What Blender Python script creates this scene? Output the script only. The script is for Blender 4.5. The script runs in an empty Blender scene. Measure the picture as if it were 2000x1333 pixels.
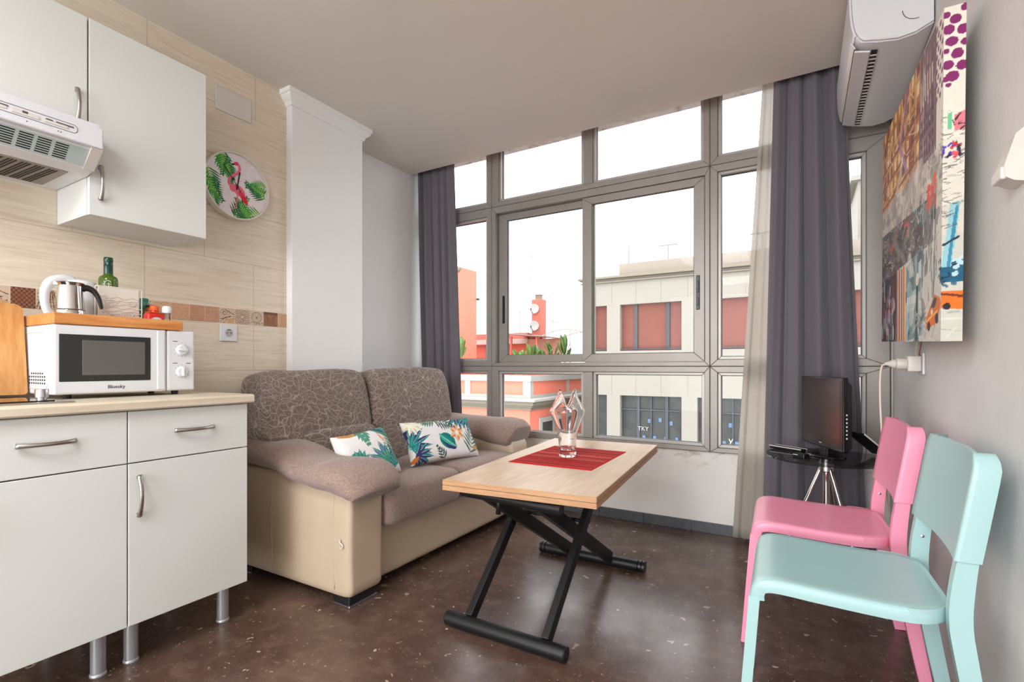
import bpy, bmesh, math, random
import numpy as np
from mathutils import Vector, Matrix
R = math.radians
PI = math.pi
random.seed(7)
rng = np.random.default_rng(11)
scn = bpy.context.scene
col = scn.collection

# ------------------------------------------------------------------ camera
cam_d = bpy.data.cameras.new('camera'); cam = bpy.data.objects.new('camera', cam_d); col.objects.link(cam)
cam.location = (0, 0, 1.01)
cam.rotation_euler = (R(90), 0, R(30.3))
cam_d.sensor_width = 36; cam_d.lens = 969/2000*36
cam_d.shift_y = (716-666.5)/2000
cam_d.clip_start = .02; cam_d.clip_end = 300
scn.camera = cam

# ------------------------------------------------------------------ world (flat overcast sky) and exposure
w = bpy.data.worlds.new('overcast'); scn.world = w; w.use_nodes = True
bg = w.node_tree.nodes['Background']
bg.inputs['Color'].default_value = (.93, .965, 1, 1); bg.inputs['Strength'].default_value = 3.5
vs = scn.view_settings
vs.view_transform = 'Standard'; vs.look = 'None'; vs.exposure = 0.16; vs.gamma = 1; vs.use_curve_mapping = False

def area(name, loc, rot, sx, sy, power, colr=(1, .95, .88)):
    d = bpy.data.lights.new(name, 'AREA'); d.shape = 'RECTANGLE'; d.size = sx; d.size_y = sy
    d.energy = power; d.color = colr
    o = bpy.data.objects.new(name, d); o.location = loc; o.rotation_euler = rot; col.objects.link(o); return o
# fill lights added behind the camera: two overhead, one at the back wall opening
area('lamp_light', (-1.0, -.60, 2.44), (0, 0, 0), .8, .8, 34, (.94, .965, 1))
area('lamp_light', (-1.0, -2.6, 2.44), (0, 0, 0), .8, .8, 40, (.94, .965, 1))
area('door_daylight', (-1.0, -3.90, 1.25), (R(90), 0, 0), 2.6, 2.3, 120, (.93, .965, 1))

# ------------------------------------------------------------------ helpers
def srgb(r, g, b):
    f = lambda v: (v/255/12.92) if v/255 <= .04045 else ((v/255+.055)/1.055)**2.4
    return (f(r), f(g), f(b), 1)
def nlin(a):
    a = np.asarray(a, float)/255
    return np.where(a <= .04045, a/12.92, ((a+.055)/1.055)**2.4)

class NT:
    def __init__(s, name):
        s.m = bpy.data.materials.new(name); s.m.use_nodes = True
        s.t = s.m.node_tree; s.n = s.t.nodes; s.l = s.t.links
        s.b = s.n['Principled BSDF']; s.out = s.n['Material Output']
    def new(s, typ, **kw):
        n = s.n.new(typ)
        for k, v in kw.items():
            if k.startswith('i_'): n.inputs[k[2:].replace('_', ' ')].default_value = v
            else: setattr(n, k, v)
        return n
    def link(s, a, b): s.l.new(a, b)
    def coord(s, scale=(1, 1, 1), kind='Object', rot=(0, 0, 0), loc=(0, 0, 0)):
        tc = s.n.new('ShaderNodeTexCoord'); mp = s.n.new('ShaderNodeMapping')
        mp.inputs['Scale'].default_value = scale; mp.inputs['Rotation'].default_value = rot; mp.inputs['Location'].default_value = loc
        s.link(tc.outputs[kind], mp.inputs['Vector']); return mp.outputs['Vector']
    def noise(s, vec, scale, detail=3, rough=.5, dist=0):
        n = s.n.new('ShaderNodeTexNoise'); n.inputs['Scale'].default_value = scale; n.inputs['Detail'].default_value = detail
        n.inputs['Roughness'].default_value = rough; n.inputs['Distortion'].default_value = dist
        s.link(vec, n.inputs['Vector']); return n.outputs['Fac']
    def ramp(s, fac, stops, interp='LINEAR'):
        r = s.n.new('ShaderNodeValToRGB'); e = r.color_ramp.elements; r.color_ramp.interpolation = interp
        while len(e) < len(stops): e.new(.5)
        for i, (p, c) in enumerate(stops): e[i].position = p; e[i].color = c if len(c) == 4 else (*c, 1)
        s.link(fac, r.inputs['Fac']); return r.outputs['Color']
    def mix(s, fac, a, b, mode='MIX'):
        m = s.n.new('ShaderNodeMix'); m.data_type = 'RGBA'; m.blend_type = mode
        for sock, v in ((m.inputs[0], fac), (m.inputs[6], a), (m.inputs[7], b)):
            if isinstance(v, (int, float, tuple)): sock.default_value = v
            else: s.link(v, sock)
        return m.outputs[2]
    def math(s, op, a, b=0., c=None):
        m = s.n.new('ShaderNodeMath'); m.operation = op
        for i, v in enumerate((a, b, c)):
            if v is None: continue
            if isinstance(v, (int, float)): m.inputs[i].default_value = v
            else: s.link(v, m.inputs[i])
        return m.outputs[0]
    def bump(s, h, strength=.3, dist=.01):
        b = s.n.new('ShaderNodeBump'); b.inputs['Strength'].default_value = strength; b.inputs['Distance'].default_value = dist
        s.link(h, b.inputs['Height']); s.link(b.outputs['Normal'], s.b.inputs['Normal'])
    def base(s, c):
        if isinstance(c, tuple): s.b.inputs['Base Color'].default_value = c
        else: s.link(c, s.b.inputs['Base Color'])
    def set(s, **kw):
        for k, v in kw.items(): s.b.inputs[k.replace('_', ' ')].default_value = v
        return s

def M(name, c, rough=.5, metal=0., var=.04, vscale=9, bump=0, bscale=60, **kw):
    """a plain material with a little procedural variation of its own"""
    t = NT(name); v = t.coord()
    n = t.noise(v, vscale, 4)
    lo = tuple(max(0, x*(1-var)) for x in c[:3])+(1,); hi = tuple(min(1, x*(1+var)) for x in c[:3])+(1,)
    t.base(t.ramp(n, [(.3, lo), (.7, hi)]))
    t.set(Roughness=rough, Metallic=metal)
    for k, x in kw.items(): t.b.inputs[k.replace('_', ' ')].default_value = x
    if bump: t.bump(t.noise(v, bscale, 4), bump, .004)
    return t.m

def attr_mat(name, rough=.6, bump=0, bscale=300, spec=.3):
    t = NT(name); a = t.new('ShaderNodeVertexColor', layer_name='paint')
    n = t.noise(t.coord(), 40, 3)
    t.base(t.mix(1., a.outputs['Color'], t.ramp(n, [(.3, (.93, .93, .93, 1)), (.7, (1, 1, 1, 1))]), 'MULTIPLY'))
    t.set(Roughness=rough); t.b.inputs['Specular IOR Level'].default_value = spec
    if bump: t.bump(t.noise(t.coord(), bscale, 2), bump, .002)
    return t.m

ORG = {}
def _org(p): return ORG.get(p.name, Vector((0, 0, 0))) if p else Vector((0, 0, 0))
def props(o, label=None, cat=None, group=None, kind=None):
    if label: o['label'] = label
    if cat: o['category'] = cat
    if group: o['group'] = group
    if kind: o['kind'] = kind
    return o
def thing(name, label, cat, loc=(0, 0, 0), rotz=0, group=None, kind=None, world=True, rot=None):
    """an empty at the thing's base; world=True: parts are given in world coordinates"""
    o = bpy.data.objects.new(name, None); o.empty_display_size = .05; col.objects.link(o)
    o.location = loc; o.rotation_euler = rot or (0, 0, rotz)
    ORG[o.name] = Vector(loc) if world else Vector((0, 0, 0))
    return props(o, label, cat, group, kind)
def obj(name, bm, mat, parent=None, smooth=None, label=None, wn=False):
    me = bpy.data.meshes.new(name)
    if isinstance(bm, bmesh.types.BMesh):
        bmesh.ops.recalc_face_normals(bm, faces=bm.faces)
        bm.to_mesh(me); bm.free()
    else:
        me.from_pydata(*bm); me.update()
    o = bpy.data.objects.new(name, me); col.objects.link(o)
    off = _org(parent)
    if parent: o.parent = parent; ORG[o.name] = off
    if off.length: me.transform(Matrix.Translation(-off))
    for m in (mat if isinstance(mat, (list, tuple)) else [mat]): me.materials.append(m)
    if smooth is not None and smooth is not False:
        me.polygons.foreach_set('use_smooth', [True]*len(me.polygons))
        if smooth is not True: me.set_sharp_from_angle(angle=R(smooth))
    if label: o['label'] = label
    return o
def solo(name, bm, mat, label, cat, group=None, smooth=None, base=None, kind=None):
    """a thing that is one mesh, its origin at its own base"""
    o = obj(name, bm, mat, None, smooth)
    me = o.data; n = len(me.vertices); a = np.empty(n*3); me.vertices.foreach_get('co', a); a = a.reshape(-1, 3)
    b = Vector(base) if base else Vector(((a[:, 0].min()+a[:, 0].max())/2, (a[:, 1].min()+a[:, 1].max())/2, a[:, 2].min()))
    me.transform(Matrix.Translation(-b)); o.location = b
    ORG[o.name] = b
    return props(o, label, cat, group, kind)
def struct(name, bm, mat, label, smooth=None):
    o = obj(name, bm, mat, None, smooth); return props(o, label, name.split('_')[0], None, 'structure')

def BM(): return bmesh.new()
def add_mesh(bm, verts, faces, mi=0):
    vv = [bm.verts.new(v) for v in verts]
    for f in faces:
        try: fc = bm.faces.new([vv[i] for i in f]); fc.material_index = mi
        except ValueError: pass
    return vv
def box(bm, x0, x1, y0, y1, z0, z1, bev=0, seg=2, mi=0, mat=None):
    b = bmesh.new()
    v = [b.verts.new((x, y, z)) for x in (x0, x1) for y in (y0, y1) for z in (z0, z1)]
    for f in ((0, 1, 3, 2), (4, 6, 7, 5), (0, 4, 5, 1), (2, 3, 7, 6), (0, 2, 6, 4), (1, 5, 7, 3)): b.faces.new([v[i] for i in f])
    if bev: bmesh.ops.bevel(b, geom=b.edges[:], offset=bev, segments=seg, affect='EDGES', profile=.5)
    if mat: bmesh.ops.transform(b, matrix=mat, verts=b.verts)
    for f in b.faces: f.material_index = mi
    join(bm, b); return bm
def join(bm, b):
    me = bpy.data.meshes.new('t'); bmesh.ops.recalc_face_normals(b, faces=b.faces); b.to_mesh(me); b.free(); bm.from_mesh(me); bpy.data.meshes.remove(me)
def rb(x0, x1, y0, y1, z0, z1, bev=.003, seg=2, mat=None):
    return box(BM(), x0, x1, y0, y1, z0, z1, bev, seg, 0, mat)
def loft(bm, rings, cap=True, closed=True, mi=0):
    """rings: list of equally long point lists"""
    vs_ = [[bm.verts.new(p) for p in r] for r in rings]; n = len(rings[0])
    for a, b in zip(vs_, vs_[1:]):
        for i in range(n if closed else n-1):
            j = (i+1) % n
            try: f = bm.faces.new((a[i], a[j], b[j], b[i])); f.material_index = mi
            except ValueError: pass
    if cap and closed:
        for r in (vs_[0], vs_[-1]):
            try: f = bm.faces.new(r); f.material_index = mi
            except ValueError: pass
    return bm
def lathe(prof, seg=32, c=(0, 0, 0), bm=None, lobes=None, cap=True, a0=0):
    bm = bm or BM(); rings = []
    for k, (r, z) in enumerate(prof):
        ring = []
        for i in range(seg):
            a = a0+2*PI*i/seg; rr = r*(lobes(a, k) if lobes else 1)
            ring.append((c[0]+rr*math.cos(a), c[1]+rr*math.sin(a), c[2]+z))
        rings.append(ring)
    return loft(bm, rings, cap)
def tube(pts, rad, seg=12, bm=None, cap=True, flat=1., up=None, square=False):
    """swept tube through pts; rad a number or list; flat scales the second axis"""
    bm = bm or BM(); pts = [Vector(p) for p in pts]; n = len(pts)
    rads = rad if isinstance(rad, (list, tuple)) else [rad]*n
    rings = []; nrm = None
    for i, p in enumerate(pts):
        t = (pts[min(i+1, n-1)]-pts[max(i-1, 0)]).normalized()
        if nrm is None:
            ref = Vector(up) if up else (Vector((0, 0, 1)) if abs(t.z) < .9 else Vector((1, 0, 0)))
            nrm = (ref-t*ref.dot(t)).normalized()
        else: nrm = (nrm-t*nrm.dot(t)).normalized()
        bi = t.cross(nrm)
        ring = []
        for k in range(seg):
            a = 2*PI*k/seg+(PI/4 if square else 0)
            ca, sa = math.cos(a), math.sin(a)
            ring.append(tuple(p+(nrm*ca+bi*sa*flat)*rads[i]))
        rings.append(ring)
    return loft(bm, rings, cap)
def bar(p, q, wn, wb, up, bev=.003, bm=None):
    """a straight rectangular bar from p to q: width wn along up, wb across"""
    p, q, up = Vector(p), Vector(q), Vector(up); t = (q-p).normalized(); n_ = (up-t*up.dot(t)).normalized(); b_ = t.cross(n_)
    L = (q-p).length
    m = Matrix((( t.x, n_.x, b_.x, p.x), (t.y, n_.y, b_.y, p.y), (t.z, n_.z, b_.z, p.z), (0, 0, 0, 1)))
    return box(bm or BM(), 0, L, -wn/2, wn/2, -wb/2, wb/2, bev, 2, 0, m)
def prism(pts, axis, a, b, bm=None, mi=0):
    """outline pts (2D) pushed along an axis from a to b; axis 'x': pts are (y,z); 'y': (x,z); 'z': (x,y)"""
    bm = bm or BM()
    f = {'x': lambda p, t: (t, p[0], p[1]), 'y': lambda p, t: (p[0], t, p[1]), 'z': lambda p, t: (p[0], p[1], t)}[axis]
    return loft(bm, [[f(p, a) for p in pts], [f(p, b) for p in pts]], True, True, mi)
def bevel(bm, off, seg=2, ang=30):
    es = [e for e in bm.edges if len(e.link_faces) == 2 and e.calc_face_angle(0) > R(ang)]
    bmesh.ops.recalc_face_normals(bm, faces=bm.faces)
    bmesh.ops.bevel(bm, geom=es, offset=off, segments=seg, affect='EDGES', profile=.5); return bm
def smoothpath(pts, n=8):
    """Catmull-Rom through points of any dimension"""
    P = [np.array(p, float) for p in pts]; P = [2*P[0]-P[1]]+P+[2*P[-1]-P[-2]]; out = []
    for i in range(1, len(P)-2):
        for k in range(n):
            t = k/n
            out.append(.5*((2*P[i])+(-P[i-1]+P[i+1])*t+(2*P[i-1]-5*P[i]+4*P[i+1]-P[i+2])*t*t+(-P[i-1]+3*P[i]-3*P[i+1]+P[i+2])*t**3))
    out.append(P[-2]); return [tuple(float(v) for v in p) for p in out]
def spow(v, e): return math.copysign(abs(v)**e, v)
def cushion(cx, cy, cz, hx, hy, hz, ex=.45, n=22, warp=None, rotm=None, m=None):
    """soft box: cube grid pushed to a superellipsoid-like body"""
    bm = BM(); bmesh.ops.create_cube(bm, size=2)
    bmesh.ops.subdivide_edges(bm, edges=bm.edges[:], cuts=n, use_grid_fill=True)
    for v in bm.verts:
        x, y, z = v.co
        p = 1/ex*2
        q = (abs(x)**p+abs(y)**p+abs(z)**p)**(1/p)
        x, y, z = x/q, y/q, z/q
        if warp: x, y, z = warp(x, y, z)
        v.co = (x*hx, y*hy, z*hz)
    mt = Matrix.Translation((cx, cy, cz)) @ (rotm or Matrix.Identity(4))
    bmesh.ops.transform(bm, matrix=mt, verts=bm.verts)
    return bm
def text_mesh(body, size, mat4, depth=.0004):
    c = bpy.data.curves.new('txt', 'FONT'); c.body = body; c.size = size; c.extrude = depth; c.align_x = 'CENTER'; c.align_y = 'CENTER'; c.resolution_u = 3
    o = bpy.data.objects.new('txt', c); col.objects.link(o)
    bpy.context.view_layer.update()
    me = bpy.data.meshes.new_from_object(o.evaluated_get(bpy.context.evaluated_depsgraph_get()))
    bm = BM(); bm.from_mesh(me); bpy.data.objects.remove(o); bpy.data.curves.remove(c); bpy.data.meshes.remove(me)
    bmesh.ops.transform(bm, matrix=mat4, verts=bm.verts); return bm
def axes(o, x, y):
    """matrix with local x,y axes along the given world directions"""
    x = Vector(x).normalized(); y = Vector(y); y = (y-x*y.dot(x)).normalized(); z = x.cross(y)
    return Matrix(((x.x, y.x, z.x, o[0]), (x.y, y.y, z.y, o[1]), (x.z, y.z, z.z, o[2]), (0, 0, 0, 1)))

class Paint:
    """a small painter: colours on a raster, used as colour attribute of dense grids. units: metres, origin lower left"""
    def __init__(s, w_, h_, res, bgc):
        s.w, s.h, s.res = w_, h_, res; s.nx, s.ny = max(2, int(w_/res)), max(2, int(h_/res))
        s.a = np.empty((s.ny, s.nx, 3)); s.a[:] = nlin(bgc)
        s.X, s.Y = np.meshgrid((np.arange(s.nx)+.5)/s.nx*w_, (np.arange(s.ny)+.5)/s.ny*h_)
    def put(s, m, c, al=1.): s.a[m] = s.a[m]*(1-al)+nlin(c)*al
    def poly(s, pts, c, al=1.):
        m = np.zeros(s.X.shape, bool); n = len(pts)
        for i in range(n):
            x0, y0 = pts[i]; x1, y1 = pts[(i+1) % n]
            if y0 == y1: continue
            k = ((y0 > s.Y) != (y1 > s.Y)) & (s.X < (x1-x0)*(s.Y-y0)/(y1-y0)+x0)
            m ^= k
        s.put(m, c, al)
    def ell(s, x, y, rx, ry, c, ang=0, al=1., ring=None):
        ca, sa = math.cos(ang), math.sin(ang); dx, dy = s.X-x, s.Y-y
        u, v = dx*ca+dy*sa, -dx*sa+dy*ca; d = (u/rx)**2+(v/ry)**2
        s.put((d < 1) & (d > (ring or -1)), c, al)
    def line(s, p, q, wd, c, al=1., w2=None):
        px, py = p; dx, dy = q[0]-px, q[1]-py; L2 = dx*dx+dy*dy+1e-12
        t = np.clip(((s.X-px)*dx+(s.Y-py)*dy)/L2, 0, 1)
        d = np.hypot(s.X-px-t*dx, s.Y-py-t*dy)
        ww = wd/2 if w2 is None else (wd+(w2-wd)*t)/2
        s.put(d < ww, c, al)
    def leaf(s, x, y, L, wd, ang, c, c2=None):
        """one pointed leaflet from x,y"""
        ca, sa = math.cos(ang), math.sin(ang); u = ((s.X-x)*ca+(s.Y-y)*sa)/L; v = (-(s.X-x)*sa+(s.Y-y)*ca)/wd
        prof = np.where((u > 0) & (u < 1), np.sin(np.clip(u, 0, 1)**.8*PI), 0)
        s.put(np.abs(v) < prof, c)
        if c2: s.put((v > 0) & (v < prof), c2); s.put((np.abs(v) < .08) & (u > 0) & (u < .95), (235, 240, 235), .5)
    def frond(s, x, y, L, ang, n, c, c2=None, wd=.012, spread=1.0, curve=0):
        for i in range(n):
            t = (i+.5)/n; a = ang+curve*t; bx, by = x+math.cos(a)*L*t, y+math.sin(a)*L*t
            l = L*.55*(1-.55*t)*(.55+.45*math.sin(PI*min(1, t+.25)))
            for sg in (-1, 1): s.leaf(bx, by, l, wd, a+sg*spread*(1-.3*t), c if sg < 0 or not c2 else c2)
        s.line((x, y), (x+math.cos(ang+curve)*L, y+math.sin(ang+curve)*L), wd*.35, c)
    def look(s, u, v):
        i = np.clip((np.asarray(u)/s.w*s.nx).astype(int), 0, s.nx-1); j = np.clip((np.asarray(v)/s.h*s.ny).astype(int), 0, s.ny-1)
        return s.a[j, i]
def color_attr(o, cols):
    me = o.data; at = me.color_attributes.new('paint', 'FLOAT_COLOR', 'POINT')
    a = np.ones((len(me.vertices), 4)); a[:, :3] = cols; at.data.foreach_set('color', a.ravel())
def grid_obj(name, P0, U, V, nu, nv, mat, parent, paint, u0=0, thickness=None):
    """flat grid: P0 + u*U + v*V; U,V unit; coloured from paint at (u0+u, v)"""
    P0, U, V = np.array(P0, float), np.array(U, float), np.array(V, float)
    us = np.linspace(0, nu[1], nu[0]+1); vs2 = np.linspace(0, nv[1], nv[0]+1)
    UU, VV = np.meshgrid(us, vs2)
    pts = P0+UU.reshape(-1, 1)*U+VV.reshape(-1, 1)*V
    n1 = nu[0]+1; faces = [(j*n1+i, j*n1+i+1, (j+1)*n1+i+1, (j+1)*n1+i) for j in range(nv[0]) for i in range(nu[0])]
    o = obj(name, (pts.tolist(), [], faces), mat, parent)
    color_attr(o, paint.look(u0+UU.ravel(), VV.ravel())); return o

# ------------------------------------------------------------------ materials
def mat_floor():
    t = NT('terrazzo'); v = t.coord()
    base = t.ramp(t.noise(v, 3.2, 6, .62, .6), [(.28, srgb(52, 38, 33)), (.5, srgb(80, 61, 53)), (.72, srgb(112, 91, 80))])
    base = t.mix(t.math('MULTIPLY', t.noise(v, 60, 5, .7), .5), base, srgb(118, 90, 78)); base = t.mix(t.math('MULTIPLY', t.ramp(t.noise(v, 11, 5, .7), [(.5, (0, 0, 0, 1)), (.7, (1, 1, 1, 1))]), .4), base, srgb(134, 112, 98))
    wv = t.new('ShaderNodeTexNoise'); wv.inputs['Scale'].default_value = 14; t.link(v, wv.inputs['Vector'])
    dv = t.new('ShaderNodeMixRGB', blend_type='ADD'); dv.inputs[0].default_value = .11; t.link(v, dv.inputs[1]); t.link(wv.outputs['Color'], dv.inputs[2])
    for sc, thr, rare, c in ((11, .16, .60, srgb(176, 152, 132)), (17, .17, .55, srgb(200, 180, 160)), (26, .17, .5, srgb(140, 108, 92)), (34, .18, .52, srgb(188, 162, 140)), (60, .22, .55, srgb(170, 140, 120))):
        vo = t.new('ShaderNodeTexVoronoi', feature='F1'); vo.inputs['Scale'].default_value = sc; t.link(dv.outputs[0], vo.inputs['Vector'])
        sp = t.n.new('ShaderNodeSeparateColor'); t.link(vo.outputs['Color'], sp.inputs[0])
        m1 = t.math('LESS_THAN', vo.outputs['Distance'], t.math('MULTIPLY', sp.outputs[1], thr)); m2 = t.math('GREATER_THAN', sp.outputs[0], rare)
        base = t.mix(t.math('MULTIPLY', t.math('MULTIPLY', m1, m2), .8), base, c)
    # thin tile joints
    sx = t.n.new('ShaderNodeSeparateXYZ'); t.link(t.coord((2.5, 2.5, 1), loc=(.1, .27, 0)), sx.inputs[0])
    j = None
    for o_ in (0, 1):
        f = t.math('FRACT', sx.outputs[o_]); k = t.math('LESS_THAN', f, .006); j = k if j is None else t.math('MAXIMUM', j, k)
    base = t.mix(t.math('MULTIPLY', j, .3), base, srgb(46, 36, 33))
    t.base(base); n2 = t.noise(v, 7, 4)
    rr = t.n.new('ShaderNodeMapRange'); t.b.inputs['Specular IOR Level'].default_value = .42; rr.inputs[3].default_value = .14; rr.inputs[4].default_value = .36; t.link(n2, rr.inputs[0]); t.link(rr.outputs[0], t.b.inputs['Roughness'])
    t.bump(t.noise(v, 18, 4), .05, .004); return t.m
def mat_tilewall():
    t = NT('travertine_tiles'); v = t.coord()
    st = t.noise(t.coord((1, 1.2, 26)), 3.2, 6, .65, .6); st2 = t.noise(t.coord((1, 3, 60), loc=(3, 1, 2)), 2.6, 4, .6)
    big = t.noise(t.coord((1, .7, 2.5)), 1.4, 2)
    c = t.ramp(st, [(.3, srgb(208, 190, 166)), (.48, srgb(224, 210, 190)), (.7, srgb(234, 223, 206))])
    c = t.mix(t.math('MULTIPLY', t.ramp(st2, [(.56, (0, 0, 0, 1)), (.72, (1, 1, 1, 1))]), .35), c, srgb(192, 168, 142))
    c = t.mix(t.math('MULTIPLY', big, .35), c, srgb(212, 194, 170))
    s = t.n.new('ShaderNodeSeparateXYZ'); t.link(v, s.inputs[0])
    joints = None
    for z in (.99, 1.54, 1.795, 2.05, 2.305, .74, .49, .24):
        k = t.math('LESS_THAN', t.math('ABSOLUTE', t.math('SUBTRACT', s.outputs[2], z)), .0013); joints = k if joints is None else t.math('MAXIMUM', joints, k)
    for z0, z1, off in ((.99, 1.225, .56), (1.3, 1.54, .06), (1.54, 1.795, .31), (1.795, 2.05, .06), (2.05, 2.305, .31), (2.305, 2.6, .07)):
        f = t.math('FRACT', t.math('MULTIPLY', t.math('SUBTRACT', s.outputs[1], off-5), 2.))
        k = t.math('LESS_THAN', f, .005); k = t.math('MULTIPLY', k, t.math('MULTIPLY', t.math('GREATER_THAN', s.outputs[2], z0), t.math('LESS_THAN', s.outputs[2], z1)))
        joints = t.math('MAXIMUM', joints, k)
    c = t.mix(t.math('MULTIPLY', joints, .7), c, srgb(166, 146, 122)); t.base(c); t.set(Roughness=.3)
    t.bump(t.math('SUBTRACT', t.math('MULTIPLY', st2, .15), joints), .12, .002); return t.m
def mat_plaster(name, c, c2, bump=.08, sc=1.3):
    t = NT(name); v = t.coord()
    t.base(t.ramp(t.noise(v, sc, 5, .6), [(.35, c2), (.65, c)])); t.set(Roughness=.75)
    t.b.inputs['Specular IOR Level'].default_value = .25
    t.bump(t.noise(v, 55, 5, .65), bump, .006); return t.m
def mat_oldwall():
    """white paint under the window, worn and stained along its upper edge"""
    t = NT('worn_paint'); v = t.coord()
    s = t.n.new('ShaderNodeSeparateXYZ'); t.link(v, s.inputs[0])
    edge = t.n.new('ShaderNodeMapRange'); edge.inputs[1].default_value = .36; edge.inputs[2].default_value = .5; t.link(s.outputs[2], edge.inputs[0])
    n = t.noise(t.coord((1, 1, 1.6)), 9, 6, .7, .8)
    k = t.math('MULTIPLY', t.ramp(n, [(.5, (0, 0, 0, 1)), (.66, (1, 1, 1, 1))]), edge.outputs[0])
    t.base(t.mix(t.math('MULTIPLY', k, .75), t.ramp(t.noise(v, 2, 4), [(.3, srgb(228, 223, 217)), (.7, srgb(240, 236, 231))]), srgb(158, 140, 122)))
    t.set(Roughness=.7); t.bump(n, .12, .01); return t.m
def mat_glass(name, tint=(1, 1, 1, 1), rough=0.0, refl=1.0):
    """thin pane: straight transmission with a fresnel reflection"""
    t = NT(name); t.n.remove(t.b)
    tr = t.n.new('ShaderNodeBsdfTransparent'); tr.inputs[0].default_value = tint
    gl = t.n.new('ShaderNodeBsdfGlossy'); gl.inputs['Roughness'].default_value = rough
    fr = t.n.new('ShaderNodeFresnel'); fr.inputs[0].default_value = 1.45
    mx = t.n.new('ShaderNodeMixShader'); t.link(t.math('MULTIPLY', fr.outputs[0], refl), mx.inputs[0]); t.link(tr.outputs[0], mx.inputs[1]); t.link(gl.outputs[0], mx.inputs[2])
    t.link(mx.outputs[0], t.out.inputs[0]); return t.m
def mat_cloth(name, c, rough=.9, var=.1, weave=900, b=.25, sheen=.3):
    t = NT(name); v = t.coord()
    n = t.noise(v, 6, 4); f = t.noise(v, weave*.35, 2)
    lo = tuple(x*(1-var) for x in c[:3])+(1,)
    k = t.ramp(f, [(.3, tuple(x*.8 for x in c[:3])+(1,)), (.7, c)])
    t.base(t.mix(t.math('MULTIPLY', n, .6), k, lo)); t.set(Roughness=rough); t.b.inputs['Sheen Weight'].default_value = sheen
    t.b.inputs['Specular IOR Level'].default_value = .15
    t.bump(f, b, .002); return t.m
def mat_chenille(name, stops, veins=None, scale=17):
    t = NT(name); v = t.coord()
    f = t.noise(t.coord((1, 1, 2.2)), 110, 3, .7, .5); big = t.noise(v, 7, 3)
    c = t.ramp(f, stops); c = t.mix(t.math('MULTIPLY', big, .35), c, stops[0][1])
    h = f
    if veins:
        wn = t.new('ShaderNodeTexNoise'); wn.inputs['Scale'].default_value = 4.2; t.link(v, wn.inputs['Vector'])
        dv = t.new('ShaderNodeMixRGB', blend_type='ADD'); dv.inputs[0].default_value = .30; t.link(t.coord((1, 1.1, 1.5)), dv.inputs[1]); t.link(wn.outputs['Color'], dv.inputs[2])
        vo = t.new('ShaderNodeTexVoronoi', feature='DISTANCE_TO_EDGE'); vo.inputs['Scale'].default_value = scale; t.link(dv.outputs[0], vo.inputs['Vector'])
        vo2 = t.new('ShaderNodeTexVoronoi', feature='DISTANCE_TO_EDGE'); vo2.inputs['Scale'].default_value = scale*1.9; t.link(dv.outputs[0], vo2.inputs['Vector'])
        k = t.ramp(vo.outputs['Distance'], [(.010, (1, 1, 1, 1)), (.042, (0, 0, 0, 1))])
        k2 = t.ramp(vo2.outputs['Distance'], [(.010, (.8, .8, .8, 1)), (.055, (0, 0, 0, 1))])
        kk = t.math('MAXIMUM', k, t.math('MULTIPLY', k2, .75)); c = t.mix(t.math('MULTIPLY', kk, .8), c, veins); h = t.math('ADD', f, t.math('MULTIPLY', kk, .5))
    t.base(c); t.set(Roughness=.95); t.b.inputs['Sheen Weight'].default_value = .25; t.b.inputs['Specular IOR Level'].default_value = .1
    t.bump(h, .45, .004); return t.m
def mat_wood(name, stops, scale=(1, 14, 14), n=3.5, rough=.45, dist=1.2):
    t = NT(name); f = t.noise(t.coord(scale), n, 6, .6, dist); g = t.noise(t.coord(tuple(x*4 for x in scale)), n, 3)
    t.base(t.mix(t.math('MULTIPLY', g, .3), t.ramp(f, stops), stops[0][1])); t.set(Roughness=rough); t.bump(f, .06, .002); return t.m

m_floor = mat_floor(); m_tile = mat_tilewall()
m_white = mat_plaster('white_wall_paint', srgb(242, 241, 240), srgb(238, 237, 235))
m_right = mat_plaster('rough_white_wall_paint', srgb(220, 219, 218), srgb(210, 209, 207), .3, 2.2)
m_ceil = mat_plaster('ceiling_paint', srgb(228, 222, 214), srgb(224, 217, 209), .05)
m_old = mat_oldwall()
m_alu = M('window_aluminium', srgb(150, 144, 138), .42, .35, .05, 5)
m_alu2 = M('window_aluminium_bead', srgb(178, 173, 168), .4, .3)
m_gask = M('gasket', srgb(84, 78, 74), .6)
m_pane = mat_glass('window_glass', refl=.1)
m_skirt = M('dark_skirting_tile', srgb(74, 78, 80), .35, 0, .2, 30)
m_lam = M('white_laminate', srgb(219, 220, 216), .38, 0, .012, 2)
m_lamedge = M('laminate_edge', srgb(196, 186, 176), .5)
m_chrome = M('brushed_steel', srgb(196, 196, 198), .24, 1., .03)
m_chromes = M('polished_steel', srgb(212, 208, 204), .09, 1., .02)
m_nickel = M('satin_nickel', srgb(178, 172, 166), .32, 1., .03)
m_silver = M('silver_plastic', srgb(186, 188, 192), .35, .6)
m_black = M('black_plastic', srgb(28, 28, 30), .35)
m_blackm = M('black_satin_metal', srgb(30, 31, 33), .42, .3, .08)
m_dark = M('dark_slot', srgb(32, 30, 30), .8)
m_wplast = M('white_plastic', srgb(220, 220, 223), .3, 0, .01)
m_wplast2 = M('aged_white_plastic', srgb(216, 210, 202), .4, 0, .02)
m_leather = M('beige_leatherette', srgb(193, 173, 148), .48, 0, .05, 4, .12, 160)
m_chen = mat_chenille('plain_chenille', [(.3, srgb(130, 109, 100)), (.5, srgb(156, 134, 124)), (.72, srgb(180, 158, 148))])
m_pat = mat_chenille('veined_chenille', [(.3, srgb(92, 80, 74)), (.5, srgb(120, 106, 98)), (.72, srgb(150, 134, 124))], srgb(186, 166, 152))
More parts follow.
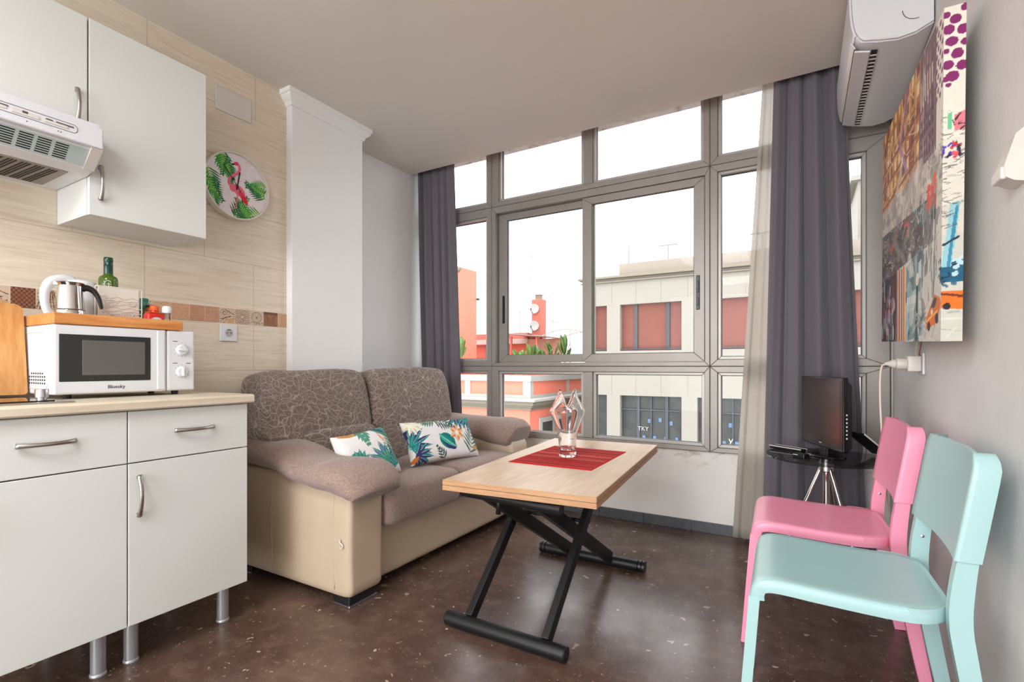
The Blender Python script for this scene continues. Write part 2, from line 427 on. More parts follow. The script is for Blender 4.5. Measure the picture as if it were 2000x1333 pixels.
m_oak = mat_wood('oak_laminate', [(.3, srgb(190, 156, 118)), (.5, srgb(205, 172, 134)), (.7, srgb(216, 186, 150))], (10, 1.6, 10), 2.4, .42)
m_oakedge = mat_wood('oak_edge', [(.3, srgb(172, 126, 88)), (.6, srgb(196, 152, 112))], (3, 3, 50), 2.4, .5)
m_pine = mat_wood('orange_pine', [(.3, srgb(190, 116, 56)), (.5, srgb(212, 142, 78)), (.7, srgb(226, 164, 100))], (12, 1.2, 12), 3, .4)
m_bamboo = mat_wood('bamboo_board', [(.3, srgb(186, 124, 66)), (.5, srgb(208, 150, 88)), (.7, srgb(220, 168, 108))], (20, 20, 1.2), 2.2, .45, .8)
m_top = mat_wood('cream_worktop', [(.3, srgb(206, 192, 166)), (.6, srgb(222, 210, 188))], (14, 1.4, 14), 2.5, .35, .5)
m_curt = mat_cloth('dark_grey_curtain', srgb(114, 109, 117), .85, .06)
m_pink = M('pink_chair_plastic', srgb(248, 156, 184), .34, 0, .01)
m_mint = M('mint_chair_plastic', srgb(168, 204, 204), .34, 0, .01)
m_paint = attr_mat('printed_canvas', .6, .3, 500)
m_print = attr_mat('printed_face', .45)
m_cotton = attr_mat('printed_cotton', .85, .2, 700, .15)
m_deco = attr_mat('decor_tile', .25)

# ------------------------------------------------------------------ room shell
CZ = 2.533
struct('floor', rb(-2.9, .62, -4.0, 3.3, -.1, 0, 0), m_floor, 'dark brown polished terrazzo floor with pale chips')
bm = BM(); box(bm, -2.9, .62, -4.0, 3.0, CZ, 2.83); box(bm, -2.9, .62, 3.0, 3.42, 2.74, 2.83)
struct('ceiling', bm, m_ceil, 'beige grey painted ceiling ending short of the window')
struct('wall_kitchen', rb(-2.9, -2.48, -4.0, 1.754, 0, CZ, 0), m_tile, 'travertine look tiled kitchen wall')
bm = BM(); box(bm, -2.9, -2.69, 2.266, 3.4, 0, 2.74)
struct('wall_left', bm, m_white, 'white plaster wall recess behind the sofa')
bm = BM(); box(bm, -2.9, -2.435, 1.754, 2.266, 0, CZ, .004, 2)
struct('wall_pillar', bm, m_white, 'white pillar between tiled wall and window')
# right wall, very slightly out of square
bm = BM(); xw = lambda y: .43-.01*y
prism([(xw(-4), -4.0), (xw(3.4), 3.4), (.62, 3.4), (.62, -4.0)], 'z', 0, 2.74, bm)
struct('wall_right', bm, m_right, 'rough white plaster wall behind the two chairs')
bm = BM(); box(bm, -2.69, .4, 3.2, 3.4, 0, .49); box(bm, -2.69, .4, 3.2, 3.4, 2.7, 2.74)
struct('wall_window', bm, m_old, 'low worn white wall under the window')
bm = BM(); box(bm, -2.9, -2.4, -4.1, -3.95, 0, CZ); box(bm, 0, .62, -4.1, -3.95, 0, CZ); box(bm, -2.4, 0, -4.1, -3.95, 2.3, CZ)  # unseen back wall; its opening is added to let fill light in
struct('wall_back', bm, m_white, 'white back wall with the balcony door opening')
# skirting: one run of dark tiles with joints
bm = BM(); x = -2.68
while x < .38:
    box(bm, x, min(x+.297, .39), 3.188, 3.2, 0, .064, .0015); x += .3
struct('baseboard_window', bm, m_skirt, 'dark grey tile skirting under the window')
bm = BM(); box(bm, xw(1.5)-.02, xw(1.5)-.004, .9, 2.9, 0, .022, .003)
struct('baseboard_right', bm, m_lamedge, 'thin beige cable strip on the floor at the right wall')
# crown moulding of the pillar
prof = [(0, 0), (.006, 0), (.012, .012), (.012, .02), (.03, .034), (.036, .046), (.036, .052), (.044, .056), (.044, .078), (0, .078)]
bm = BM(); z0 = CZ-.078; rings = []
px0, py0, py1 = -2.435, 1.754, 2.266
for (X, Y, sx, sy) in ((-2.485, py0, 0, -1), (px0, py0, 1, -1), (px0, py1, 1, 1), (-2.685, py1, 0, 1)):
    rings.append([(X+sx*d, Y+sy*d, z0+h) for d, h in prof])
loft(bm, rings)
struct('trim_crown', bm, m_white, 'white crown moulding round the top of the pillar', 35)
# tile band of the kitchen wall
P = Paint(1.95, .075, .0011, (206, 176, 146))
kinds = ['dots', 'weave', 'leaf', 'weave', 'dots', 'lines', 'pale', 'weave', 'line2', 'swirl', 'burst', 'spiral', 'bark', 'pale', 'dots']
tones = {'dots': (212, 176, 142), 'weave': (128, 82, 62), 'leaf': (206, 182, 152), 'lines': (196, 148, 118), 'pale': (208, 164, 130), 'line2': (198, 150, 124), 'swirl': (208, 184, 160), 'burst': (206, 182, 160), 'spiral': (206, 186, 164), 'bark': (160, 108, 74)}
# band runs from y=-.2 to 1.752; tile seams as seen
seams = [-.2, -.12, -.045, .03, .105, .18, .255, .33, .405, .48, .556, .634, .705, .78, .858, .935, 1.012, 1.09, 1.168, 1.246, 1.315, 1.384, 1.461, 1.538, 1.615, 1.70, 1.752]
seq = ['weave', 'dots', 'leaf', 'bark', 'swirl', 'weave', 'dots', 'lines', 'burst', 'leaf', 'dots', 'weave', 'leaf', 'spiral', 'weave', 'lines', 'burst', 'dots', 'pale', 'lines', 'line2', 'swirl', 'burst', 'spiral', 'bark', 'pale']
seq[10] = 'swirl'; seq[19] = 'lines'
for i, k in enumerate(seq):
    a, b = seams[i]+.2, seams[i+1]+.2; w_ = b-a; c0 = tones[k]; dk = (96, 58, 46)
    P.poly([(a, 0), (b, 0), (b, .075), (a, .075)], c0); cx = (a+b)/2
    if k == 'weave':
        for r in range(9):
            for q in range(10): P.ell(a+(q+.5)*w_/10, (r+.5)*.0083, w_/28, .0022, (92, 52, 42) if (r+q) % 2 else (160, 112, 88))
    if k in ('dots', 'pale'):
        for q in range(70): P.ell(a+rng.random()*w_, rng.random()*.075, .0015, .0015, (184, 132, 98) if k == 'pale' else (176, 128, 96))
    if k == 'leaf':
        for q in range(7): P.line((a+q*w_/7, 0), (cx+(q-3)*.004, .075), .003, dk)
        for q in range(5): P.line((a+.004, .01+q*.012), (b-.004, .02+q*.012), .002, (140, 100, 74))
    if k in ('lines', 'line2'):
        for q in range(14): P.line((a, .004+q*.0052), (b, .004+q*.0052+rng.uniform(-.003, .003)), .0012, (168, 120, 94))
        for q in range(9): P.line((a+q*w_/9, 0), (a+(q+.4)*w_/9, .075), .0012, (216, 176, 148), .6)
    if k == 'swirl':
        for q in range(40):
            t_ = q/40*2.2*2*PI/2; r_ = .003+q*.0006; P.ell(a+.024+r_*math.cos(t_*2), .052+r_*math.sin(t_*2)*.9, .0016, .0016, dk)
        P.line((a+.03, .065), (b-.004, .045), .003, dk); P.line((a+.012, .02), (b-.02, .036), .004, dk)
        for q in range(26): P.ell(a+rng.random()*w_, rng.random()*.03, .0018, .0018, (190, 120, 60) if q % 2 else dk)
        P.poly([(a+.035, .0), (b-.003, .0), (b-.003, .02), (a+.05, .026)], (206, 160, 104), .8)
    if k == 'burst':
        for rr in range(1, 6):
            for q in range(6+rr*4):
                an = 2*PI*q/(6+rr*4)+rr*.3; P.leaf(cx+.008*rr*math.cos(an), .0375+.008*rr*math.sin(an), .008, .0018, an, dk)
    if k == 'spiral':
        for rad in (.028,): P.ell(cx, .04, rad, rad, dk, ring=.84)
        P.ell(cx, .04, .011, .011, (170, 130, 104), ring=.6); P.ell(cx, .04, .004, .004, dk)
        for q in range(14): P.ell(cx+.019*math.cos(q*.45), .04+.019*math.sin(q*.45), .0017, .0017, dk)
        for q in range(20): P.ell(a+rng.random()*w_, .004+rng.random()*.012, .002, .002, dk)
    if k == 'bark':
        for q in range(16): P.line((a+rng.random()*w_, 0), (a+rng.random()*w_, .075), .0016, (112, 70, 48))
        P.poly([(a, .062), (b, .062), (b, .075), (a, .075)], (112, 70, 50))
    P.line((a, 0), (a, .075), .0016, (224, 206, 184))
bandt = grid_obj('trim_tile_band', (-2.4785, -.2, 1.226), (0, 1, 0), (0, 0, 1), (1300, 1.952), (58, .075), m_deco, None, P)
props(bandt, 'narrow band of brown patterned decor tiles along the kitchen wall', 'trim', None, 'structure')
P = None

# ------------------------------------------------------------------ windows
def frame_bars(bm, x0, x1, z0, z1, wd, y0=3.17, y1=3.25, bev=.004):
    """mitred frame: outer rectangle, inner offset by wd"""
    o_ = [(x0, z0), (x1, z0), (x1, z1), (x0, z1)]; wl = wd if isinstance(wd, tuple) else (wd,)*4   # left,right,bottom,top
    i_ = [(x0+wl[0], z0+wl[2]), (x1-wl[1], z0+wl[2]), (x1-wl[1], z1-wl[3]), (x0+wl[0], z1-wl[3])]
    for k in range(4):
        j = (k+1) % 4; b = BM(); g = .0004
        loft(b, [[(o_[k][0], y0, o_[k][1]), (i_[k][0], y0, i_[k][1]), (i_[k][0], y1, i_[k][1]), (o_[k][0], y1, o_[k][1])],
                 [(o_[j][0], y0, o_[j][1]), (i_[j][0], y0, i_[j][1]), (i_[j][0], y1, i_[j][1]), (o_[j][0], y1, o_[j][1])]])
        bmesh.ops.recalc_face_normals(b, faces=b.faces); bmesh.ops.bevel(b, geom=b.edges[:], offset=.0025, segments=1, affect='EDGES'); join(bm, b)
    return i_[0][0], i_[1][0], i_[0][1], i_[2][1]
wn = [0]
def window(x0, x1, z0, z1, wd, label, split=None, slide=False, stepw=.018):
    wn[0] += 1
    t = thing('window_%d' % wn[0], label, 'window', ((x0+x1)/2, 3.2, z0), kind='structure')
    bm = BM(); a, b, c, d = frame_bars(bm, x0+.001, x1-.001, z0+.001, z1-.001, wd)
    if split:   # fixed mullion
        box(bm, split[0], split[1], 3.172, 3.248, c, d, .004, 1)
    obj('window_frame', bm, m_alu, t)
    cells = [(a, split[0]), (split[1], b)] if split else [(a, b)]
    if slide: return t, a, b, c, d
    for (p, q) in cells:
        bm = BM(); i = frame_bars(bm, p, q, c, d, stepw, 3.185, 3.235); obj('glazing_bead', bm, m_alu2, t)
        bm = BM(); frame_bars(bm, i[0], i[1], i[2], i[3], .003, 3.2, 3.22); obj('gasket', bm, m_gask, t)
        obj('pane', rb(i[0]+.001, i[1]-.001, 3.209, 3.213, i[2]+.001, i[3]-.001, 0), m_pane, t)
    return t
XA, XB, XC, XD, XE = -2.66, -2.033, -.477, .06, .392
ZL, Z1, Z2, ZT = .495, 1.01, 2.214, 2.70
window(XA, XB, ZL, Z1, (.05, .035, .03, .035), 'fixed lower pane at the left end of the window wall')
window(XA, XB, Z1, Z2, (.05, .04, .04, .062), 'tall fixed pane behind the left curtain')
window(XA, XB, Z2, ZT, (.05, .04, .036, .03), 'small transom pane at the left end under the ceiling')
window(XB, XC, ZL, Z1, (.06, .03, .028, .036), 'wide lower pane pair below the sliding sashes', split=(-1.292, -1.222))
window(XB, XC, Z2, ZT, (.06, .035, .036, .03), 'wide transom pane pair above the sliding sashes', split=(-1.292, -1.222))
t, a, b, c, d = window(XB, XC, Z1, Z2, (.035, .028, .026, .05), 'sliding window of two sashes with black latches', slide=True)
for nm, (p, q, y0, y1, wds, lx) in enumerate(((a+.002, -1.225, 3.215, 3.243, (.075, .055, .055, .05), a+.045), (-1.30, b-.002, 3.178, 3.206, (.07, .062, .055, .05), b-.04))):
    bm = BM(); i = frame_bars(bm, p, q, c+.002, d-.002, wds, y0, y1); s = obj('sash', bm, m_alu, t)
    bm = BM(); frame_bars(bm, i[0], i[1], i[2], i[3], .003, y0+.004, y1-.004); obj('gasket', bm, m_gask, s)
    obj('pane', rb(i[0]+.001, i[1]-.001, (y0+y1)/2-.002, (y0+y1)/2+.002, i[2]+.001, i[3]-.001, 0), m_pane, s)
    bm = BM(); zc = 1.44 if nm == 0 else 1.46
    box(bm, lx-.011, lx+.011, y0-.004, y0+.004, zc-.105, zc+.105, .003, 1)
    box(bm, lx-.006, lx+.006, y0-.009, y0-.002, zc+.0, zc+.07, .002, 1); box(bm, lx-.005, lx+.005, y0-.008, y0-.002, zc-.08, zc-.03, .002, 1)
    obj('latch', bm, m_black, s)
window(XC, XD, ZL, Z1, (.042, .05, .028, .036), 'narrow lower pane behind the sheer curtain')
window(XC, XD, Z1, Z2, (.042, .05, .04, .042), 'tall pane behind the sheer curtain')
window(XC, XD, Z2, ZT, (.042, .05, .046, .03), 'small transom pane above the sheer curtain')
window(XD, XE, ZL, Z1, (.05, .10, .03, .036), 'narrow lower pane in the right corner')
window(XD, XE, Z1, Z2, (.05, .10, .04, .075), 'tall narrow pane in the right corner')
window(XD, XE, Z2, ZT, (.05, .10, .13, .03), 'transom pane behind the air conditioner')
bm = BM()
for z_ in (Z1, Z2): box(bm, XA, XE, 3.205, 3.24, z_-.012, z_+.012)
for x_ in (XB, XC, XD): box(bm, x_-.012, x_+.012, 3.206, 3.239, ZL, ZT)
struct('trim_joint', bm, m_gask, 'dark joint strips between the window units')
bm = BM(); box(bm, -2.69, -2.661, 3.175, 3.245, .49, 2.7, .002); box(bm, .3925, .41, 3.15, 3.245, .02, 2.7, .002)
struct('trim_window', bm, m_alu2, 'pale upright cover strips at both ends of the window')

# ------------------------------------------------------------------ kitchen
def bow(p, q, out, r=.0045, lift=.026, parent=None, mat=None, name='handle'):
    """bow handle from p to q, arched along out, with flattened feet"""
    p, q, out = Vector(p), Vector(q), Vector(out).normalized(); d = q-p; pts = []; rr = []
    for i in range(21):
        t = i/20; h = lift*math.sin(PI*(.06+.88*t))**.7; pts.append(p+d*t+out*h); rr.append(r*(1.0+.35*abs(2*t-1)**3))
    bm = tube(pts, rr, 12, flat=1.35, up=out)
    for e, s in ((p, 1), (q, -1)):
        c0 = e+d*.06*s+out*.0003; c1 = e+d*.035*s+out*lift*.62
        tube([c0, c0+(c1-c0)*.6, c1], [r*1.25, r*1.1, r], 10, bm)
    return obj(name, bm, mat or m_nickel, parent, True)

XF = -1.894; FY0, FY1, FY2 = .358, .763, 1.168
def base_unit(y0, y1, label, handle_side):
    t = thing('base_cabinet', label, 'kitchen cabinet', (-2.18, (y0+y1)/2, 0), group='white base cabinets under the worktop')
    bm = BM(); g = .016
    box(bm, -2.455, XF-.019, y0+.001, y0+g, .162, .866); box(bm, -2.455, XF-.019, y1-g, y1-.001, .162, .866)
    box(bm, -2.455, XF-.019, y0+g, y1-g, .162, .178); box(bm, -2.455, -2.44, y0+g, y1-g, .178, .866); box(bm, -2.455, XF-.019, y0+g, y1-g, .85, .866)
    obj('body', bm, m_lam, t)
    dr = obj('drawer', rb(XF-.018, XF, y0+.002, y1-.002, .694, .862, .0015, 1), m_lam, t)
    ym = (y0+y1)/2; bow((XF, ym-.066, .786), (XF, ym+.066, .786), (1, 0, 0), parent=dr)
    dd = obj('door', rb(XF-.018, XF, y0+.002, y1-.002, .16, .690, .0015, 1), m_lam, t)
    yh = y0+.03 if handle_side < 0 else y1-.03
    bow((XF, yh, .515), (XF, yh, .65), (1, 0, 0), parent=dd)
    for yy in (y0+.048, y1-.044):
        for xx in (-1.99, -2.40):
            lg = obj('leg', lathe([(.021, .009), (.021, .163)], 24, (xx, yy, 0)), m_silver, t, 40)
            obj('foot', lathe([(.0235, 0), (.0235, .006), (.021, .009)], 24, (xx, yy, 0)), m_silver, lg, 40)
    return t
base_unit(FY1, FY2, 'white base cabinet at the free end of the worktop, beside the sofa', -1)
base_unit(FY0, FY1, 'white base cabinet under the hob, cut by the picture edge', -1)
wt = [(.870, -2.48), (.874, -1.880), (.893, -1.874), (.899, -1.880), (.900, -1.887), (.900, -2.48)]
bm = prism([(p[1], p[0]) for p in [(.867, -2.478), (.867, -1.878), (.872, -1.872), (.892, -1.872), (.8985, -1.877), (.900, -1.884), (.900, -2.478)]], 'y', .10, 1.182)
solo('worktop', bm, m_top, 'cream wood grain kitchen worktop with rounded front edge', 'worktop')

# wall cabinets
XU = -2.2
def wall_unit(y0, y1, z0, z1, label, hy, hz):
    t = thing('wall_cabinet', label, 'kitchen cabinet', (-2.34, (y0+y1)/2, z0), group='white wall cabinets')
    bm = BM(); g = .016
    box(bm, -2.478, XU-.020, y0, y0+g, z0, z1); box(bm, -2.478, XU-.020, y1-g, y1, z0, z1)
    box(bm, -2.478, XU-.020, y0+g, y1-g, z0, z0+g); box(bm, -2.478, XU-.020, y0+g, y1-g, z1-g, z1); box(bm, -2.478, -2.47, y0+g, y1-g, z0+g, z1-g)
    obj('body', bm, m_lam, t)
    d = obj('door', rb(XU-.018, XU, y0+.0015, y1-.0015, z0, z1, .0015, 1), m_lam, t)
    bow((XU, hy, hz[0]), (XU, hy, hz[1]), (1, 0, 0), parent=d)
wall_unit(.767, 1.174, 1.555, 2.257, 'tall white wall cabinet between the extractor hood and the clock', .80, (1.612, 1.735))
wall_unit(.362, .765, 1.852, 2.257, 'short white wall cabinet above the extractor hood', .733, (1.868, 1.985))

# extractor hood
t = thing('extractor_hood', 'white slimline extractor hood with grey grease filter under the wall cabinet', 'extractor hood', (-2.3, .465, 1.69))
y0, y1 = .165, .764
bm = prism([(-2.478, 1.845), (-2.10, 1.845), (-2.10, 1.70+.055), (-2.155, 1.70), (-2.20, 1.688), (-2.478, 1.688)], 'y', y0, y1)
obj('body', bevel(bm, .002, 1), m_wplast, t)
fr = obj('front_panel', rb(-2.10, -2.078, y0-.001, y1+.003, 1.757, 1.826, .005, 2), m_wplast, t)
# end cap
bm = prism([(-2.082, 1.756), (-2.156, 1.697), (-2.19, 1.697), (-2.16, 1.756)], 'y', y1-.028, y1+.003)
obj('end_cap', bevel(bm, .003, 2), m_wplast2, t)
# slotted vent on the sloping face
dv = Vector((-2.155+2.10, 0, 1.70-1.755)); dvn = dv.normalized(); nn = Vector((-dvn.z, 0, dvn.x)); nn = -nn if nn.x < 0 else nn
if nn.z > 0 and nn.x < 0: nn = -nn
nn = Vector((.707, 0, -.707))
bm = BM(); vent = BM()
m4 = axes((-2.10, y0, 1.755), (0, 1, 0), dv)
if (m4.to_3x3() @ Vector((0, 0, 1))).dot(nn) < 0: sgn = -1
else: sgn = 1
box(vent, .003, y1-y0-.030, .006, .072, min(0, sgn*.0015), max(0, sgn*.0015), 0, 1, 0, m4)
obj('vent_panel', vent, M('hood_grey_green', srgb(186, 200, 196), .4), t)
k = 0; u = y1-y0-.115
while u > .02:
    for r in range(7):
        a_ = .011+r*.0083
        box(bm, u, u+.034, a_, a_+.0042, min(sgn*.0012, sgn*.002), max(sgn*.0012, sgn*.002), 0, 1, 0, m4)
    u -= .044
obj('vent_slots', bm, m_dark, t)
# grease filter under it with diagonal ribs
fl = obj('filter', rb(-2.44, -2.205, y0+.04, .712, 1.6845, 1.6885, .001, 1), M('filter_grey', srgb(150, 142, 130), .5, .2), t)
bm = BM(); yy = y0+.06
while yy < .685:
    for q in (0, .009, .018): bar((-2.215, yy+q, 1.684), (-2.43, yy+q-.012, 1.684), .0012, .0045, (0, 0, 1), 0, bm)
    yy += .034
obj('rib', bm, m_dark, fl)
obj('lamp_cover', rb(-2.46, -2.40, .25, .39, 1.680, 1.689, .004, 2), M('smoked_cover', srgb(70, 78, 72), .3), t)
# control strip
fz = 1.795
bm = BM()
pts = []
for a in range(24):
    an = 2*PI*a/24; pts.append((-2.0775, .565+(.118 if math.cos(an) > 0 else -.118)+.012*math.cos(an), fz+.0135*math.sin(an)))
tube(pts+[pts[0]], .0008, 6, bm)
cs = obj('control_strip', bm, m_gask, t)
for (a, b, z) in ((.455, .485, fz+.008), (.495, .528, fz+.006), (.615, .632, fz+.005), (.640, .685, fz+.005)): obj('switch', box(BM(), -2.0785, -2.0765, a, b, z-.003, z+.001, 0), m_gask, cs)
for yq in (.487, .494, .57, .645, .652): obj('indicator', box(BM(), -2.0785, -2.0768, yq-.0012, yq+.0012, fz-.025, fz-.022, 0), m_gask, cs)
obj('switch', box(BM(), -2.0785, -2.076, .559, .573, fz-.002, fz+.006, .001), m_gask, cs)
for a, b, c, d in ((.46, .525, -.006, .003), (.61, .67, -.007, .002), (.535, .60, -.008, .004)): obj('slider', rb(-2.0785, -2.0762, a, b, fz+c, fz+d, .002, 2), m_wplast2, cs)

# microwave oven
MX, MY0, MY1, MZ0, MZ1 = -2.10, .640, 1.075, .916, 1.149
t = thing('microwave_oven', 'white microwave oven with two dials on the worktop', 'microwave oven', (-2.22, .86, .90))
obj('body', rb(-2.37, MX-.022, MY0, MY1, MZ0, MZ1, .005, 2), m_wplast, t)
bm = BM(); box(bm, MX-.05, MX-.03, MY0-.0008, MY0+.001, MZ0+.01, MZ1-.01, 0)
dr = obj('door', rb(MX-.022, MX, MY0, .972, MZ0, MZ1, .006, 3), m_wplast, t)
gl = obj('window', rb(MX-.001, MX+.0012, MY0+.014, .918, MZ0+.043, MZ1-.032, .002, 2), M('microwave_door_glass', srgb(42, 44, 42), .16, 0, .02), dr)
obj('viewing_mesh', rb(MX+.0008, MX+.0016, MY0+.075, .900, MZ0+.064, MZ1-.05, .0005, 1), M('microwave_mesh', srgb(94, 92, 88), .3, 0, .02), gl)
obj('handle_edge', rb(MX-.004, MX+.003, .940, .966, MZ0+.006, MZ1-.006, .003, 3), m_wplast, dr)
obj('brand_lettering', text_mesh('Bluesky', .017, axes((MX+.0004, .812, MZ0+.022), (0, 1, 0), (0, 0, 1))), m_black, dr)
cp = obj('control_panel', rb(MX-.022, MX-.001, .975, MY1, MZ0, MZ1, .007, 3), m_wplast, t)
for zc, an in ((MZ1-.075, 1.45), (MZ0+.073, .05)):
    kx = MX-.001
    mm = axes((kx, 1.027, zc), (0, 1, 0), (0, 0, 1))
    bm = lathe([(.021, 0), (.021, .004), (.017, .008), (.0165, .010), (0.0001, .010)], 28); box(bm, -.0035, .0035, -.017, .017, .008, .018, .0015, 2, 0, Matrix.Rotation(an, 4, 'Z'))
    bmesh.ops.transform(bm, matrix=mm, verts=bm.verts); kn = obj('knob', bm, m_wplast, cp, 40)
    bm = BM()
    for q in range(12):
        a = 2*PI*q/12; box(bm, -.0005, .0005, .0245, .0275, .0, .0006, 0, 1, 0, Matrix.Rotation(a, 4, 'Z'))
    bmesh.ops.transform(bm, matrix=mm, verts=bm.verts); obj('dial_marking', bm, m_gask, kn)
bm = BM()
for (a, z) in ((1.0, MZ1-.043), (1.0, MZ0+.105), (1.048, MZ0+.105)): obj('panel_mark', box(BM(), MX-.0012, MX-.0006, a-.005, a+.012, z, z+.0025, 0), m_gask, cp)
# embossed left side with vent holes
bm = BM(); pp = [(-2.36, .935), (-2.16, .935), (-2.145, .95), (-2.145, 1.10), (-2.16, 1.125), (-2.36, 1.125)]
tube([(x, MY0-.0005, z) for x, z in pp+[pp[0]]], .0016, 6, bm); obj('side_panel', bm, m_wplast2, t)
bm = BM()
for r in range(4):
    for q in range(8):
        if r == 3 and q in (0, 7): continue
        lathe([(.003, 0), (.003, .0012)], 8, bm=bm, c=(0, 0, 0)) if False else box(bm, -2.172-q*.019-.0042, -2.172-q*.019+.0042, MY0-.001, MY0+.0005, .950+r*.011, .9555+r*.011, .0014, 1)
obj('vent_holes', bm, m_dark, t)
for xx in (-2.34, -2.15):
    for yy in (MY0+.05, MY1-.05): obj('foot', lathe([(.011, .9), (.013, .917)], 16, (xx, yy, 0)), m_black, t, 40)

# wooden tray on the microwave
TZ = 1.150
t = thing('wooden_tray', 'orange pine tray lying on top of the microwave', 'tray', (-2.22, .835, TZ))
obj('base', rb(-2.378, MX+.002, MY0+.003, 1.024, TZ, TZ+.008, .001, 1), m_pine, t)
for nm, a in (('side_board', (MX-.008, MX+.004, MY0, 1.03)), ('side_board', (-2.382, -2.37, MY0, 1.03))): obj(nm, rb(*a, TZ+.001, TZ+.037, .002, 2), m_pine, t)
for (a, b) in ((MY0, MY0+.012), (1.018, 1.03)): obj('end_board', rb(-2.37, MX-.008, a, b, TZ+.001, TZ+.037, .002, 2), m_pine, t)
TF = TZ+.008
# small round trinket at the left rim
bm = lathe([(.0001, 0), (.012, .002), (.017, .012), (.014, .022), (.006, .028), (.0001, .03)], 20, (-2.352, .672, TF+.006))
solo('onion', bm, M('onion_skin', srgb(150, 70, 50), .35, 0, .3, 60), 'small reddish brown onion at the left end of the tray', 'vegetable', smooth=True)

# electric kettle
KX, KY = -2.302, .778
t = thing('electric_kettle', 'white electric kettle standing behind the steel coffee pot', 'kettle', (KX, KY, TF))
obj('base', lathe([(.058, 0), (.060, .004), (.060, .016), (.054, .02)], 36, (KX, KY, TF)), m_wplast, t, 40)
prof = [(.054, .02), (.059, .024), (.060, .05), (.058, .09), (.053, .125), (.048, .148), (.045, .156)]
obj('body', lathe(smoothpath(prof, 4), 36, (KX, KY, TF)), m_wplast, t, 40)
obj('lid', lathe([(.046, .155), (.044, .164), (.03, .169), (.0001, .171)], 32, (KX, KY, TF)), m_wplast, t, 50)
hp = smoothpath([(KX, KY-.02, TF+.165), (KX+.002, KY-.050, TF+.167), (KX+.004, KY-.086, TF+.150), (KX+.005, KY-.102, TF+.11), (KX+.004, KY-.098, TF+.06), (KX+.002, KY-.080, TF+.03), (KX, KY-.055, TF+.035)], 6)
obj('handle', tube(hp, [.012+.002*math.sin(i*.2) for i in range(len(hp))], 14, flat=1.25, up=(1, 0, 0)), m_wplast, t, True)
obj('spout', loft(BM(), [[(KX+a*.022, KY+.034+b, TF+z) for a, b in ((-1, 0), (0, .028), (1, 0), (0, -.012))] for z, b in ((.10, 0), (.13, 0))]+[[(KX+a*.016, KY+.040+b, TF+.155) for a, b in ((-1, 0), (0, .034), (1, 0), (0, -.012))]]), m_wplast, t, 60)

# moka pot
CX, CY = -2.170, .705
t = thing('moka_pot', 'polished steel stovetop coffee pot with black handle on the tray', 'coffee pot', (CX, CY, TF+.028))
def facet(a, k): return 1
zb = TF
obj('boiler', lathe([(.040, 0), (.0425, .002), (.043, .012), (.0405, .040), (.0395, .044)], 40, (CX, CY, zb)), m_chromes, t, 30)
obj('collar', lathe([(.040, .044), (.0412, .046), (.040, .048)], 40, (CX, CY, zb)), m_nickel, t, 40)
obj('body', lathe([(.0392, .048), (.037, .08), (.0345, .115), (.0335, .128), (.0385, .1365), (.038, .1375)], 40, (CX, CY, zb)), m_chromes, t, 30)
obj('lid', lathe([(.039, .1375), (.036, .1395), (.01, .142), (.0001, .1425)], 40, (CX, CY, zb)), m_nickel, t, 40)
bm = prism([(CX-.007, CY-.034), (CX, CY-.044), (CX+.007, CY-.034)], 'z', zb+.128, zb+.137)
obj('spout', bevel(bm, .003, 2), m_chromes, t, 40)
hp = smoothpath([(CX+.004, CY+.030, zb+.122), (CX+.008, CY+.045, zb+.126), (CX+.012, CY+.062, zb+.116), (CX+.016, CY+.074, zb+.094), (CX+.018, CY+.080, zb+.070), (CX+.018, CY+.083, zb+.056)], 6)
n = len(hp); obj('handle', tube(hp, [.0125-.008*(i/(n-1)) for i in range(n)], 12, flat=.75, up=(0, 0, 1)), m_black, t, True)

# white embossed box with open metal frame
BX, B0, B1, BZ0, BZ1 = -2.215, .800, .935, TF, TF+.147
t = thing('napkin_holder', 'white holder embossed with roses and swirls on the tray', 'napkin holder', (BX-.03, .87, TF))
m_emb = M('white_embossed', srgb(228, 220, 208), .5)
bm = BM(); box(bm, BX-.003, BX, B0, B1-.006, BZ0, BZ1-.002, .001, 1)
obj('panel', bm, m_emb, t)
bm = BM()
for (ry, rz, R0) in ((.835, TF+.085, .022), (.892, TF+.046, .02), (.855, TF+.038, .017), (.905, TF+.09, .015), (.818, TF+.05, .012), (.812, TF+.105, .013), (.87, TF+.012, .012)):
    for q in range(5):
        r_ = R0*(1-q*.19); s0 = q*1.3
        pts = [(BX+.0012, ry+r_*(1+.12*math.sin(3*a+q))*math.cos(a), rz+r_*(.75+.1*math.cos(2*a))*math.sin(a)) for a in np.linspace(s0, s0+5.2, 18)]
        pts = [(x_, min(max(y_, B0+.003), B1-.009), min(max(z_, BZ0+.003), BZ1-.005)) for x_, y_, z_ in pts]
        tube(pts, .0013, 5, bm)
for q in range(9):
    z_ = BZ0+.008+q*.0125; pts = [(BX+.001, B0+.006+i*.0085, z_+.004*math.sin(i*1.1+q*1.7)) for i in range(15)]
    tube(pts, .0009, 4, bm)
obj('rose_relief', bm, m_emb, t, True)
bm = tube([(BX-.024, B0, BZ0+.002), (BX-.024, B0, BZ1), (BX-.024, B1+.004, BZ1), (BX-.024, B1+.004, BZ0+.002)], .0022, 8)
tube([(BX-.0015, B0, BZ1), (BX-.0015, B1+.004, BZ1), (BX-.0015, B1+.004, BZ0+.035)], .0024, 8, bm)
for yy in (B0, B1+.004): tube([(BX-.0015, yy, BZ1), (BX-.024, yy, BZ1)], .0022, 8, bm)
for q, zz in enumerate((BZ0+.03, BZ0+.06)):
    pts = [(BX-.0015, B1-.002-.012*math.cos(a)*(1-a/9), zz+.014*math.sin(a)*(1-a/9)) for a in np.linspace(0, 6.5, 24)]
    tube(pts, .0017, 6, bm)
